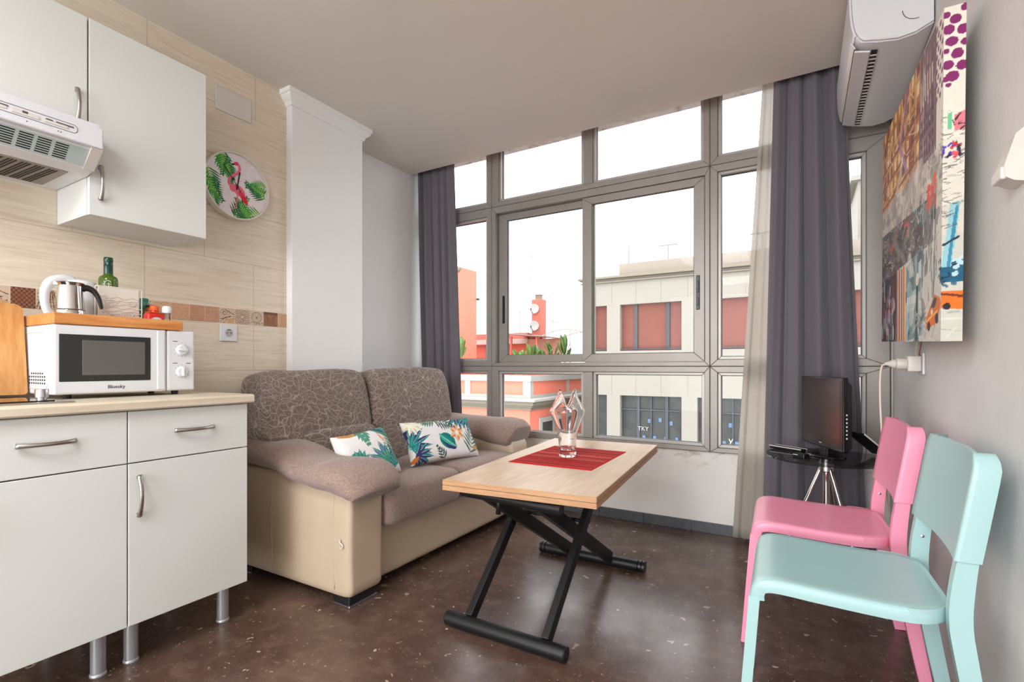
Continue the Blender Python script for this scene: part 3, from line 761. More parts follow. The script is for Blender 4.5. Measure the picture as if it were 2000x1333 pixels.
box(bm, BX-.026, BX-.024, B0, B1, BZ0, BZ1-.006); box(bm, BX-.024, BX-.003, B0, B1, BZ0, BZ0+.002)
obj('wire_frame', bm, m_emb, t, 40)

# green oil bottle
QX, QY = -2.335, .876
t = thing('oil_bottle', 'dark green glass oil bottle with long capped neck behind the white holder', 'bottle', (QX, QY, TF))
def solidglass(name, c, rough=.05, tr=1., ior=1.45):
    g = NT(name); g.base(g.ramp(g.noise(g.coord(), 5), [(.3, c), (.7, c)])); g.set(Roughness=rough, IOR=ior); g.b.inputs['Transmission Weight'].default_value = tr; return g.m
m_green = solidglass('green_glass', srgb(96, 128, 40), .08, .55)
m_greend = M('dark_green_capsule', srgb(12, 62, 48), .22)
obj('body', lathe([(.028, 0), (.031, .004), (.031, .168), (.0305, .19), (.027, .200), (.018, .205), (.0145, .212)], 32, (QX, QY, TF)), m_green, t, 50)
nk = obj('neck_capsule', lathe([(.0148, .2105), (.0148, .2425), (.0154, .2435), (.0148, .2445), (.0144, .258), (.0152, .259), (.015, .273), (.013, .276), (.0001, .277)], 28, (QX, QY, TF)), m_greend, t, 40)
em = Matrix.Rotation(R(-8), 4, 'Z'); bm = BM()
an0 = R(-22)
pts = [(QX+.0314*math.cos(an0+u_), QY+.0314*math.sin(an0+u_), TF+.169+v_) for u_, v_ in [(.33*math.cos(a), .0135*math.sin(a)) for a in np.linspace(.5, 5.9, 26)]]
tube(pts, .0012, 5, bm)
pts = [(QX+.0314*math.cos(an0+u_), QY+.0314*math.sin(an0+u_), TF+.169+v_) for u_, v_ in ((-.12, -.0), (.34, -.0))]
tube(pts, .0013, 5, bm); pts = [(QX+.0314*math.cos(an0+.08), QY+.0314*math.sin(an0+.08), TF+.169+v_) for v_ in (-.013, .006)]
tube(pts, .0013, 5, bm)
obj('emblem', bm, m_wplast, t)

# small jars at the right end of the tray
def jar(x, y, r, h, hl, mb, ml, label, cat='jar', lab=None):
    h *= 1.32; t = thing('spice_jar', label, cat, (x, y, TF))
    obj('body', lathe([(r*.9, 0), (r, .003), (r, h*.8), (r*.82, h)], 24, (x, y, TF)), mb, t, 50)
    obj('lid', lathe([(r*.86, h), (r*.88, h+.001), (r*.86, h+hl-.002), (r*.7, h+hl), (.0001, h+hl)], 24, (x, y, TF)), ml, t, 40)
    return t
m_red = M('red_label', srgb(206, 40, 34), .35); m_or = M('orange_plastic', srgb(240, 104, 32), .35); m_teal = M('teal_plastic', srgb(20, 110, 96), .35); m_brn = M('orange_spice', srgb(196, 92, 28), .4)
jar(-2.30, .983, .017, .085, .015, M('green_jar', srgb(60, 120, 100), .3), m_teal, 'small jar with teal lid just behind the wire frame on the tray')
jar(-2.262, .99, .020, .066, .010, m_brn, m_black, 'orange spice jar with flat black lid on the tray')
jar(-2.221, .985, .0185, .056, .018, m_red, m_or, 'red jar with bright orange cap near the tray front')
t = thing('sauce_pot', 'low red pot with white oval label at the tray front rim', 'jar', (-2.155, .975, TF))
obj('body', rb(-2.178, -2.135, .925, .985, TF, TF+.056, .009, 3), m_red, t, 40)
obj('oval_label', lathe([(.016, 0), (.016, .0008), (.0001, .0009)], 24).copy() if False else (lambda b: (bmesh.ops.transform(b, matrix=axes((-2.135, .955, TF+.030), (0, 1, 0), (0, 0, 1)) @ Matrix.Diagonal((1.1, .62, 1, 1)), verts=b.verts), b)[1])(lathe([(.016, 0), (.016, .0008), (.0001, .0009)], 24)), m_wplast, t)
obj('foil_rim', rb(-2.174, -2.139, .930, .980, TF+.056, TF+.060, .002, 2), m_brn, t)
m_clear = mat_glass('clear_thin_glass', (.97, .97, .97, 1), 0, 1.6)
t = thing('salt_shaker', 'clear waisted salt shaker with white plastic top at the tray end', 'salt shaker', (-2.165, 1.004, TF))
obj('body', lathe([(.019, 0), (.019, .004), (.012, .035), (.010, .052), (.0145, .062)], 24, (-2.165, 1.004, TF)), m_clear, t, 50)
obj('lid', lathe([(.0155, .061), (.0165, .064), (.0165, .083), (.012, .089), (.0001, .090)], 24, (-2.165, 1.004, TF)), m_wplast, t, 40)

# hob with raised glass lid
t = thing('hob', 'built-in hob with steel rim and raised clear lid at the picture edge', 'hob', (-2.15, .38, .90))
obj('rim', rb(-2.42, -1.915, .12, .637, .9, .9045, .002, 2), m_chrome, t)
obj('cooking_surface', rb(-2.385, -1.955, .14, .600, .9045, .908, .001, 1), M('black_hob_glass', srgb(20, 18, 18), .06, 0, .02), t)
obj('glass_lid', rb(-2.372, -2.366, .14, .634, .93, 1.21, .002, 2), mat_glass('lid_glass', (.86, .93, .91, 1), 0, 1.5), t)
def cyl_y(x, z, r, a, b, seg=20, bm=None): return tube([(x, a, z), (x, b, z)], r, seg, bm)
hg = obj('hinge', cyl_y(-2.366, .925, .012, .580, .634), m_chrome, t, 40); obj('hinge', cyl_y(-2.366, .925, .012, .16, .21), m_chrome, t, 40)
obj('knob', lathe([(.012, 0), (.012, .006), (.0165, .007), (.0165, .030), (.015, .032), (.0001, .032)], 28, (-2.02, .588, .9078)), m_chrome, t, 40)
# cutting board
bm = BM(); o_ = [(.25, .915)]
ou = []
for (yy, zz, r, a0) in ((.27, .923, .012, 180), (.622, .923, .012, 270), (.606, 1.200, .026, 0), (.30, 1.200, .026, 90)):
    for q in range(7):
        a = R(a0+q*15); ou.append((yy+r*math.cos(a), zz+r*math.sin(a)))
bm = prism(ou, 'x', 0, .018); bevel(bm, .003, 2)
bmesh.ops.transform(bm, matrix=Matrix.Translation((-2.318, 0, .9108)) @ Matrix.Rotation(R(-7), 4, 'Y') @ Matrix.Translation((0, 0, -.911)), verts=bm.verts)
solo('cutting_board', bm, m_bamboo, 'upright bamboo cutting board with rounded corners leaning behind the hob', 'cutting board', smooth=40)

# wall socket, blank plate, clock
def wall_socket(loc, rz, label):
    t = thing('wall_socket', label, 'socket', loc, rz, world=False)
    obj('plate', rb(0, .009, -.0425, .0425, -.0425, .0425, .004, 3), m_wplast, t)
    bm = lathe([(.0215, 0), (.0215, .001), (.0195, .0012), (.0185, -.004)], 32); bmesh.ops.transform(bm, matrix=axes((.009, 0, 0), (0, 1, 0), (0, 0, 1)), verts=bm.verts)
    obj('socket_ring', bm, m_wplast2, t, 40)
    bm = lathe([(.0001, .0006), (.019, .0006)], 28, cap=False); bmesh.ops.transform(bm, matrix=axes((.009, 0, 0), (0, 1, 0), (0, 0, 1)), verts=bm.verts)
    obj('recess', bm, M('recess_grey', srgb(176, 174, 170), .5), t)
    bm = BM()
    for yy in (-.0095, .0095): bb = lathe([(.0026, 0), (.0026, .0015)], 12); bmesh.ops.transform(bb, matrix=axes((.0092, yy, 0), (0, 1, 0), (0, 0, 1)), verts=bb.verts); join(bm, bb)
    box(bm, .009, .0103, -.009, .009, .0145, .0175, 0)
    obj('hole', bm, m_dark, t); return t
wall_socket((-2.48, 1.427, 1.177), 0, 'white wall socket on the tiles above the sofa arm')
bm = rb(-2.48, -2.474, 1.363, 1.546, 2.274, 2.392, .003, 2)
solo('cover_plate', bm, m_wplast2, 'cream blank cover plate high on the tiles above the clock', 'wall plate')

P = Paint(.33, .33, .0009, (236, 226, 230))
for q in range(90): P.ell(rng.random()*.33, rng.random()*.33, .0016, .0016, [(150, 150, 160), (240, 160, 190), (120, 190, 200)][q % 3])
gA, gB, gC = (58, 150, 58), (24, 96, 52), (132, 196, 70)
for (x, y, L, a) in ((.07, .30, .13, -55), (.10, .32, .12, -95), (.02, .22, .13, -70), (.035, .13, .12, -75), (.01, .17, .13, -50), (.33, .20, .12, 190), (.315, .14, .12, 150), (.15, .00, .14, 60), (.30, .05, .14, 195), (.22, .0, .12, 120), (.12, .27, .10, -80)):
    P.frond(x, y, L, R(a), 10, gA, gB, .0042, .95)
    P.frond(x+.004, y+.002, L*.7, R(a), 6, gC, gA, .003, .9)
fl, fd = (240, 110, 130), (222, 60, 90)
P.ell(.175, .145, .036, .024, fl, R(-35)); P.ell(.150, .152, .024, .020, fl, R(20)); P.ell(.195, .12, .030, .014, fd, R(-45)); P.leaf(.19, .125, .055, .012, R(-55), (214, 30, 50))
nk_ = smoothpath([(.135, .155), (.122, .175), (.135, .205), (.165, .228), (.178, .255), (.170, .278), (.155, .277)], 6)
for a, b in zip(nk_, nk_[1:]): P.line(a, b, .013, fl)
P.ell(.160, .277, .012, .009, fd, R(20)); P.leaf(.152, .274, .020, .005, R(215), (40, 30, 34))
P.line((.165, .125), (.160, .055), .004, fl); P.line((.160, .055), (.135, .043), .004, fl); P.line((.172, .125), (.165, .09), .004, fl)
CKX, CKY, CKZ, CR = -2.48, 1.4555, 1.915, .168
t = thing('wall_clock', 'round wall clock with pink flamingo and green palm leaves', 'clock', (CKX, CKY, CKZ), kind=None)
mm = axes((CKX, CKY, CKZ), (0, 1, 0), (0, 0, 1))
bm = lathe([(CR*.97, .0), (CR, .004), (CR, .036), (CR*.985, .041), (CR*.955, .041), (CR*.945, .036), (CR*.94, .030), (CR*.94, 0)], 80); bmesh.ops.transform(bm, matrix=mm, verts=bm.verts)
obj('rim', bm, M('white_clock_rim', srgb(226, 218, 208), .35), t, 40)
nr, na = 150, 520; vv = [(0, 0)]; rr_ = CR*.945
for i in range(1, nr+1):
    for k in range(na): vv.append((rr_*i/nr*math.cos(2*PI*k/na), rr_*i/nr*math.sin(2*PI*k/na)))
ff = [(0, 1+k, 1+(k+1) % na) for k in range(na)]+[(1+(i-1)*na+k, 1+i*na+k, 1+i*na+(k+1) % na, 1+(i-1)*na+(k+1) % na) for i in range(1, nr) for k in range(na)]
o = obj('dial', ([(CKX+.030, CKY+a, CKZ+b) for a, b in vv], [], ff), m_print, t)
va = np.array(vv); color_attr(o, P.look(va[:, 0]+.165, va[:, 1]+.165))
def hand(L, ang, wd, back):
    b = box(BM(), -wd/2, wd/2, -back, L, .0325, .0335, 0); bmesh.ops.transform(b, matrix=mm @ Matrix.Rotation(ang, 4, 'Z'), verts=b.verts); return b
obj('minute_hand', hand(.115, R(38), .0035, .03), m_black, t); obj('hour_hand', hand(.075, R(-10), .0065, .02), m_black, t)
bm = lathe([(.006, .032), (.006, .035), (.0001, .0355)], 16); bmesh.ops.transform(bm, matrix=mm, verts=bm.verts); obj('hub', bm, m_black, t)

# ------------------------------------------------------------------ sofa
t = sofa = thing('sofa', 'two seat sofa in beige leatherette and brown chenille with veined back cushions', 'sofa', (-2.0, 2.18, 0))
SY0, SY1 = 1.43, 2.95
def armblock(y0, y1, out):
    # side body with slightly bulging faces, front edge rounded
    def wp(x, y, z): return (x*(1+.0*z), y*(1+.10*(1-z*z)*(1 if y*out > 0 else 0)), z)
    return cushion(-2.012, (y0+y1)/2, .285, .408, (y1-y0)/2, .245, ex=.10, n=18, warp=wp)
for y0, y1, out in ((SY0, 1.615, -1), (2.765, SY1, 1)):
    ab = obj('side_panel', armblock(y0, y1, out), m_leather, t, True)
    ys = y0 if out < 0 else y1
    for xx in (-2.12, -1.70):
        pts = [(xx, ys+out*.0085*(1-((z-.29)/.25)**2)+out*.000, z) for z in np.linspace(.07, .5, 12)]
        obj('seam', tube(pts, .0028, 6), m_leather, ab, True)
obj('front_base', cushion(-1.86, 2.19, .17, .21, .60, .125, ex=.12, n=14), m_leather, t, True)
obj('back_frame', rb(-2.43, -2.27, SY0+.03, SY1-.03, .06, .74, .03, 4), m_leather, t, True)
for xx in (-1.675, -2.36):
    for yy in (1.515, 2.865):
        f = obj('foot', rb(xx-.05, xx+.05, yy-.075, yy+.075, .006, .062, .006, 2), m_black, t)
        obj('foot_trim', rb(xx-.055, xx+.055, yy-.08, yy+.08, 0, .011, .003, 2), m_chrome, f)
# arm pads : lofted over the arm, rolling down at the front
def armpad(yc, hw, s):
    near = [(-2.40, .605, .052, .93), (-2.22, .606, .060, .97), (-2.05, .588, .060, .98), (-1.92, .556, .060, 1.), (-1.80, .546, .060, 1.04), (-1.70, .550, .066, 1.08), (-1.610, .540, .070, 1.08), (-1.548, .505, .060, 1.02), (-1.525, .476, .035, .88)]
    far = [(-2.40, .62, .055, .95), (-2.15, .612, .062, .98), (-1.95, .598, .070, 1.), (-1.80, .585, .080, 1.02), (-1.70, .578, .088, 1.04), (-1.645, .572, .088, 1.03), (-1.612, .566, .070, .96), (-1.600, .562, .040, .80)]
    path = smoothpath(near if s > 0 else far, 7)
    rings = []; n_ = 30
    for i, (x, z, hz, ws) in enumerate(path):
        x0_, z0_ = path[max(0, i-1)][:2]; x1_, z1_ = path[min(len(path)-1, i+1)][:2]
        tx, tz = x1_-x0_, z1_-z0_; L = math.hypot(tx, tz); nx, nz = -tz/L, tx/L
        ring = []
        for k in range(n_):
            a = 2*PI*k/n_; ca, sa = spow(math.cos(a), .88), spow(math.sin(a), .92)
            wv = .0015*math.sin(i*.55+k*.7)+.003*math.sin(i*.22-k*.5)
            v = hz*sa*(1.2 if sa < 0 else 1.0)+wv
            ring.append((x+nx*v, yc+s*hw*ws*ca+(0 if ca*s > 0 else 0), z+nz*v))
        rings.append(ring)
    bm = loft(BM(), rings); return bm
for yc, s in ((1.505, 1), (2.865, -1)):
    o = obj('arm_pad', armpad(yc, .148, s), m_chen, t, True)
    md = o.modifiers.new('s', 'SUBSURF'); md.levels = 1; md.render_levels = 1
obj('peeled_flap', tube(smoothpath([(-1.652, 1.416, .262), (-1.645, 1.412, .256), (-1.636, 1.412, .262), (-1.637, 1.413, .272), (-1.650, 1.412, .280), (-1.652, 1.414, .292)], 5), .0026, 6, flat=.5), m_wplast2, t, True, label='pale peeled spot in the leatherette')
# seat cushions
for y0, y1 in ((1.618, 2.185), (2.188, 2.762)):
    def wp(x, y, z):
        z2 = z*(1+.0*x)
        if z > 0: z2 = z*(1-.10*abs(y)**3-.05*(x > 0)*x*x)
        return (x*(1+.05*(1-z*z)*(x > 0)), y, z2)
    c_ = obj('seat_cushion', cushion(-1.88, (y0+y1)/2, .378, .295, (y1-y0)/2, .095, ex=.20, n=20, warp=wp), m_chen, t, True)
# lower and upper back cushions
for k, (y0, y1) in enumerate(((1.43, 2.085), (2.095, 2.80))):
    obj('lumbar_cushion', cushion(-2.185, (max(y0, 1.60)+min(y1, 2.78))/2, .555, .10, (min(y1, 2.78)-max(y0, 1.60))/2, .125, ex=.3, n=14, rotm=Matrix.Rotation(R(-8), 4, 'Y')), m_pat, t, True)
    def wp2(x, y, z, k=k):
        s = 1+.05*math.sin(y*5+k)*z
        return (x*(1-.30*max(0, z)**2), y*(1-.02*z), z*(1+.02*math.sin(y*4+k)*z))
    bc = obj('back_cushion', cushion(-2.285+.035*k, (y0+y1)/2, .798+.010*k, .125, (y1-y0)/2, .188, ex=.22, n=24, warp=wp2, rotm=Matrix.Rotation(R(-9), 4, 'Y')), m_pat, t, True)

# printed throw cushions
def throw_cushion(loc, mrot, w_, h_, label, seed):
    r = np.random.default_rng(seed); P = Paint(w_, h_, .0012, (238, 234, 232))
    teal, navy, green, dk = (30, 140, 134), (58, 58, 110), (64, 150, 120), (70, 96, 92)
    def monst(x, y, L, a, c, c2):
        for q in range(7):
            aa = a+(q-3)*.38; P.leaf(x, y, L*(1-.06*abs(q-3)), .0135, aa, c, c2)
    if seed == 1:
        monst(.00, .10, .16, R(20), teal, navy); monst(.02, .05, .12, R(-10), navy, teal); monst(.40, .27, .15, R(215), navy, teal); monst(.46, .26, .12, R(260), teal, navy)
        P.frond(.20, .255, .15, R(-30), 8, dk, None, .006, .9); P.frond(.21, .25, .13, R(190), 8, dk, (90, 130, 110), .006, .9)
        P.ell(.255, .105, .055, .043, (24, 130, 122), R(-38)); P.ell(.265, .088, .05, .026, navy, R(-38)); P.leaf(.205, .15, .14, .02, R(-40), (60, 180, 150), teal); P.line((.205, .15), (.305, .06), .0022, (180, 225, 210))
        P.frond(.40, .01, .20, R(65), 8, (96, 120, 112), None, .007, .9); P.frond(.22, .0, .10, R(120), 5, dk, None, .006, .8)
        for q in range(6): P.leaf(.335, .145, .055, .016, R(q*60+20), (238, 190, 150), (222, 130, 60))
        P.ell(.335, .145, .014, .014, (250, 236, 220))
        for q in range(9): P.leaf(.045, .23, .075, .014, R(-150+q*36), (240, 236, 216), (214, 206, 176))
        P.leaf(.06, .27, .06, .012, R(10), (232, 190, 140)); P.leaf(.0, .01, .05, .014, R(40), (206, 120, 50)); P.leaf(.42, .05, .08, .012, R(-8), (206, 160, 100)); P.leaf(.36, .28, .07, .012, R(-25), (222, 150, 90), (240, 200, 160))
    else:
        P.leaf(.0, .27, .11, .028, R(-8), (232, 170, 110), (206, 120, 50)); P.leaf(.02, .24, .12, .012, R(-5), (196, 140, 90))
        P.leaf(.20, .27, .16, .026, R(-22), teal, (40, 90, 130)); P.leaf(.19, .25, .15, .012, R(-30), green, navy)
        monst(.27, .03, .16, R(115), teal, navy); monst(.23, .06, .12, R(150), green, (90, 110, 170))
        P.frond(.36, .02, .26, R(108), 13, dk, (96, 140, 120), .006, .85); P.frond(.13, .29, .13, R(-80), 5, (90, 150, 130), None, .010, .7)
        monst(.03, .12, .09, R(-50), navy, teal); monst(.08, .08, .08, R(80), teal, green)
        P.leaf(.36, .0, .10, .026, R(95), (214, 150, 100), (196, 110, 60)); P.leaf(.22, .22, .09, .010, R(-60), (226, 160, 120), (240, 210, 190))
        P.leaf(.40, .25, .10, .014, R(-100), green, teal); P.leaf(.43, .12, .1, .014, R(200), (96, 120, 112))
    nx, ny = 170, 110; verts = []; cols = []
    for side in (1, -1):
        for j in range(ny+1):
            for i in range(nx+1):
                u, v = i/nx*2-1, j/ny*2-1
                pin = 1-.10*(1-abs(u)**2.2)*abs(v)**6; pin2 = 1-.07*(1-abs(v)**2.2)*abs(u)**6
                thick = .050*((1-u**4)*(1-v**4))**.45*(1+.08*math.sin(4*u+2*v))
                verts.append((u*w_/2*pin2, v*h_/2*pin, side*thick)); cols.append((i/nx*w_, j/ny*h_))
    n1 = nx+1; N = n1*(ny+1); faces = []
    for j in range(ny):
        for i in range(nx):
            a = j*n1+i; faces.append((a, a+1, a+n1+1, a+n1)); faces.append((N+a, N+a+n1, N+a+n1+1, N+a+1))
    b0 = min((mrot @ Vector(v)).z for v in verts)
    t = bpy.data.meshes.new('throw_cushion'); t.from_pydata([mrot @ Vector(v) for v in verts], [], faces); t.update()
    o = bpy.data.objects.new('throw_cushion', t); col.objects.link(o); t.materials.append(m_cotton); o.location = loc
    ca = np.array(cols); color_attr(o, P.look(ca[:, 0]*.999, ca[:, 1]*.999)); t.polygons.foreach_set('use_smooth', [True]*len(t.polygons))
    bm = BM(); bm.from_mesh(t); 
    bmesh.ops.remove_doubles(bm, verts=bm.verts, dist=.0001); bm.to_mesh(t); bm.free()
    props(o, label, 'cushion', 'throw cushions printed with tropical leaves'); return o
def basis(x, y):
    x = Vector(x).normalized(); y = Vector(y); y = (y-x*y.dot(x)).normalized(); z = x.cross(y)
    return Matrix(((x.x, y.x, z.x), (x.y, y.y, z.y), (x.z, y.z, z.z)))
throw_cushion((-1.785, 2.25, .585), basis((.20, 1, -.02), (-.50, .10, 1)), .50, .25, 'leaf print cushion on the window side of the seat, resting flat against the back', 1)
throw_cushion((-1.822, 1.722, .578), basis((.03, .365, .03), (-.12, 0, .22)), .31, .255, 'leaf print cushion half hidden by the near sofa arm', 2)

# ------------------------------------------------------------------ lift table
TT = .585
t = thing('lift_table', 'oak topped folding lift table with black scissor frame in front of the sofa', 'table', (-.95, 2.05, 0))
m4 = Matrix.Translation((-.919, 2.094, 0)) @ Matrix.Rotation(R(4.8), 4, 'Z')
for z0, z1 in ((TT-.019, TT), (TT-.0395, TT-.0205)):
    b = box(BM(), -.295, .295, -.595, .595, z0, z1, .0015, 1, 0, m4)
    tp = obj('tabletop', b, m_oak, t)
    bm = BM()
    for (a, b_, c, d) in ((-.2965, -.2945, -.595, .595), (.2945, .2965, -.595, .595), (-.295, .295, -.5965, -.5945), (-.295, .295, .5945, .5965)):
        box(bm, a, b_, c, d, z0+.0008, z1-.0008, 0, 1, 0, m4)
    obj('edge_band', bm, m_oakedge, tp)
obj('hinge_gap', box(BM(), -.291, .291, -.591, .591, TT-.0206, TT-.0189, 0, 1, 0, m4), m_dark, t)
fx0, fx1 = -1.195, -.695
for y, e in ((1.55, 0), (2.42, 1)):
    bm = tube([(fx0, y, .028), (fx1, y, .028)], .027, 28)
    f = obj('foot_tube', bm, m_blackm, t, 40)
    for xx, s in ((fx0, -1), (fx1, 1)):
        if e: obj('wheel', tube([(xx+s*.004, y, .0285), (xx+s*.018, y, .0285)], .0285, 28), m_black, f, 40); obj('wheel', tube([(xx+s*.022, y, .0285), (xx+s*.034, y, .0285)], .0285, 28), m_black, f, 40)
        else: obj('end_cap', tube([(xx, y, .028), (xx+s*.004, y, .028)], [.0275, .025], 28), m_black, f, 40)
for x in (-1.10, -.775): obj('leg', bar((x, 1.565, .045), (x, 2.10, .535), .045, .028, (0, -1, 1)), m_blackm, t)
for x in (-1.045, -.835): obj('leg', bar((x, 2.40, .05), (x, 1.60, .520), .055, .030, (0, 1, 1)), m_blackm, t)
for yy, zz in ((1.935, .365),): obj('pivot_rod', tube([(-1.12, yy, zz), (-.76, yy, zz)], .008, 12), m_blackm, t, 40)
obj('top_rail', tube([(-1.135, 1.565, .5255), (-.70, 1.53, .5255)], .0185, 20), m_blackm, t, 40)
obj('top_rail', bar((-1.12, 2.10, .525), (-.755, 2.10, .525), .03, .03, (0, 0, 1)), m_blackm, t)
for x in (-1.075, -.80): obj('slide_rail', bar((x, 1.60, .535), (x, 2.45, .535), .022, .03, (0, 0, 1)), m_blackm, t)
obj('mount_plate', rb(-1.13, -.74, 1.56, 1.68, .541, .5455, .001, 1), m_blackm, t)
lv = obj('release_lever', tube([(-1.0, 1.625, .52), (-1.0, 1.615, .50), (-1.002, 1.61, .445)], [.008, .009, .010], 12), m_black, t, True)

# placemat
P = Paint(.385, .50, .0016, (176, 44, 44))
yy = .012
while yy < .49:
    c = [(198, 96, 84), (210, 150, 126), (70, 30, 30), (186, 58, 54), (150, 36, 40), (196, 60, 56)][int(rng.integers(0, 6))]
    P.poly([(0, yy), (.385, yy), (.385, yy+.0035), (0, yy+.0035)], c); yy += [.005, .008, .011][int(rng.integers(0, 3))]
for a in (([(0, 0), (.008, 0), (.008, .5), (0, .5)]), ([(.377, 0), (.385, 0), (.385, .5), (.377, .5)]), ([(0, 0), (.385, 0), (.385, .012), (0, .012)]), ([(0, .488), (.385, .488), (.385, .5), (0, .5)])): P.poly(a, (206, 30, 40))
m4 = Matrix.Translation((-.9385, 2.150, 0)) @ Matrix.Rotation(R(1.2), 4, 'Z')
nx, ny = 200, 290; vv = []; cc = []
for j in range(ny+1):
    for i in range(nx+1):
        u, v = i/nx*.385, j/ny*.5; h = .0022+.0004*math.sin(v*2*PI/.006)
        vv.append(tuple(m4 @ Vector((u-.1925, v-.25, TT+h)))); cc.append((u, v))
n1 = nx+1; ff = [(j*n1+i, j*n1+i+1, (j+1)*n1+i+1, (j+1)*n1+i) for j in range(ny) for i in range(nx)]
N = len(vv); per = [i for i in range(n1)]+[j*n1+nx for j in range(1, ny+1)]+[ny*n1+i for i in range(nx-1, -1, -1)]+[j*n1 for j in range(ny-1, 0, -1)]
for q in per: vv.append((vv[q][0], vv[q][1], TT+.0002)); cc.append(cc[q])
ff += [(per[k], N+k, N+(k+1) % len(per), per[(k+1) % len(per)]) for k in range(len(per))]
o = solo('placemat', (vv, [], ff), m_cotton, 'red striped woven placemat on the oak table', 'placemat'); ca = np.array(cc); color_attr(o, P.look(ca[:, 0]*.999, ca[:, 1]*.999))

# glass vase
vx, vy, vz = -.954, 2.150, TT+.0027
m_vg = solidglass('clear_glass', (1, 1, 1, 1), 0, 1., 1.45)
kn_ = [(.0395, 0), (.0410, .006), (.0412, .045), (.0435, .085), (.0470, .116), (.0520, .128), (.0675, .168), (.0815, .203), (.0830, .210), (.0800, .218), (.0650, .248), (.0500, .280), (.0430, .300), (.0425, .314)]
outer = []
for (r0, z0), (r1, z1) in zip(kn_, kn_[1:]): outer += [(r0+(r1-r0)*q/3, z0+(z1-z0)*q/3) for q in range(3)]
outer.append(kn_[-1])
nseg = 96; rings = []; aside = R(30.3)
def lob(a, z): return 1
def rim(a, z): k = max(0, min(1, (z-.222)/.09)); return z-k*.080*(.5-.5*math.cos(2*(a-aside)))**3
bm = BM()
rings = [[(vx+.0001*math.cos(2*PI*i/nseg), vy+.0001*math.sin(2*PI*i/nseg), vz+.0008) for i in range(nseg)]]
for r, z in outer: rings.append([(vx+r*lob(a, z)*math.cos(a), vy+r*lob(a, z)*math.sin(a), vz+rim(a, z)) for a in [2*PI*i/nseg for i in range(nseg)]])
inner = [(r-(.0040 if z > .1 else .0055), z) for r, z in outer if z > .030][::-1]
for r, z in inner: rings.append([(vx+r*lob(a, z)*math.cos(a), vy+r*lob(a, z)*math.sin(a), vz+rim(a, z)+(.0 if z < .3 else -.001)) for a in [2*PI*i/nseg for i in range(nseg)]])
rings.append([(vx+.0001*math.cos(2*PI*i/nseg), vy+.0001*math.sin(2*PI*i/nseg), vz+.027) for i in range(nseg)])
loft(bm, rings)
solo('glass_vase', bm, m_vg, 'clear glass vase with flared waist and cut rim standing on the red placemat', 'vase', smooth=True)

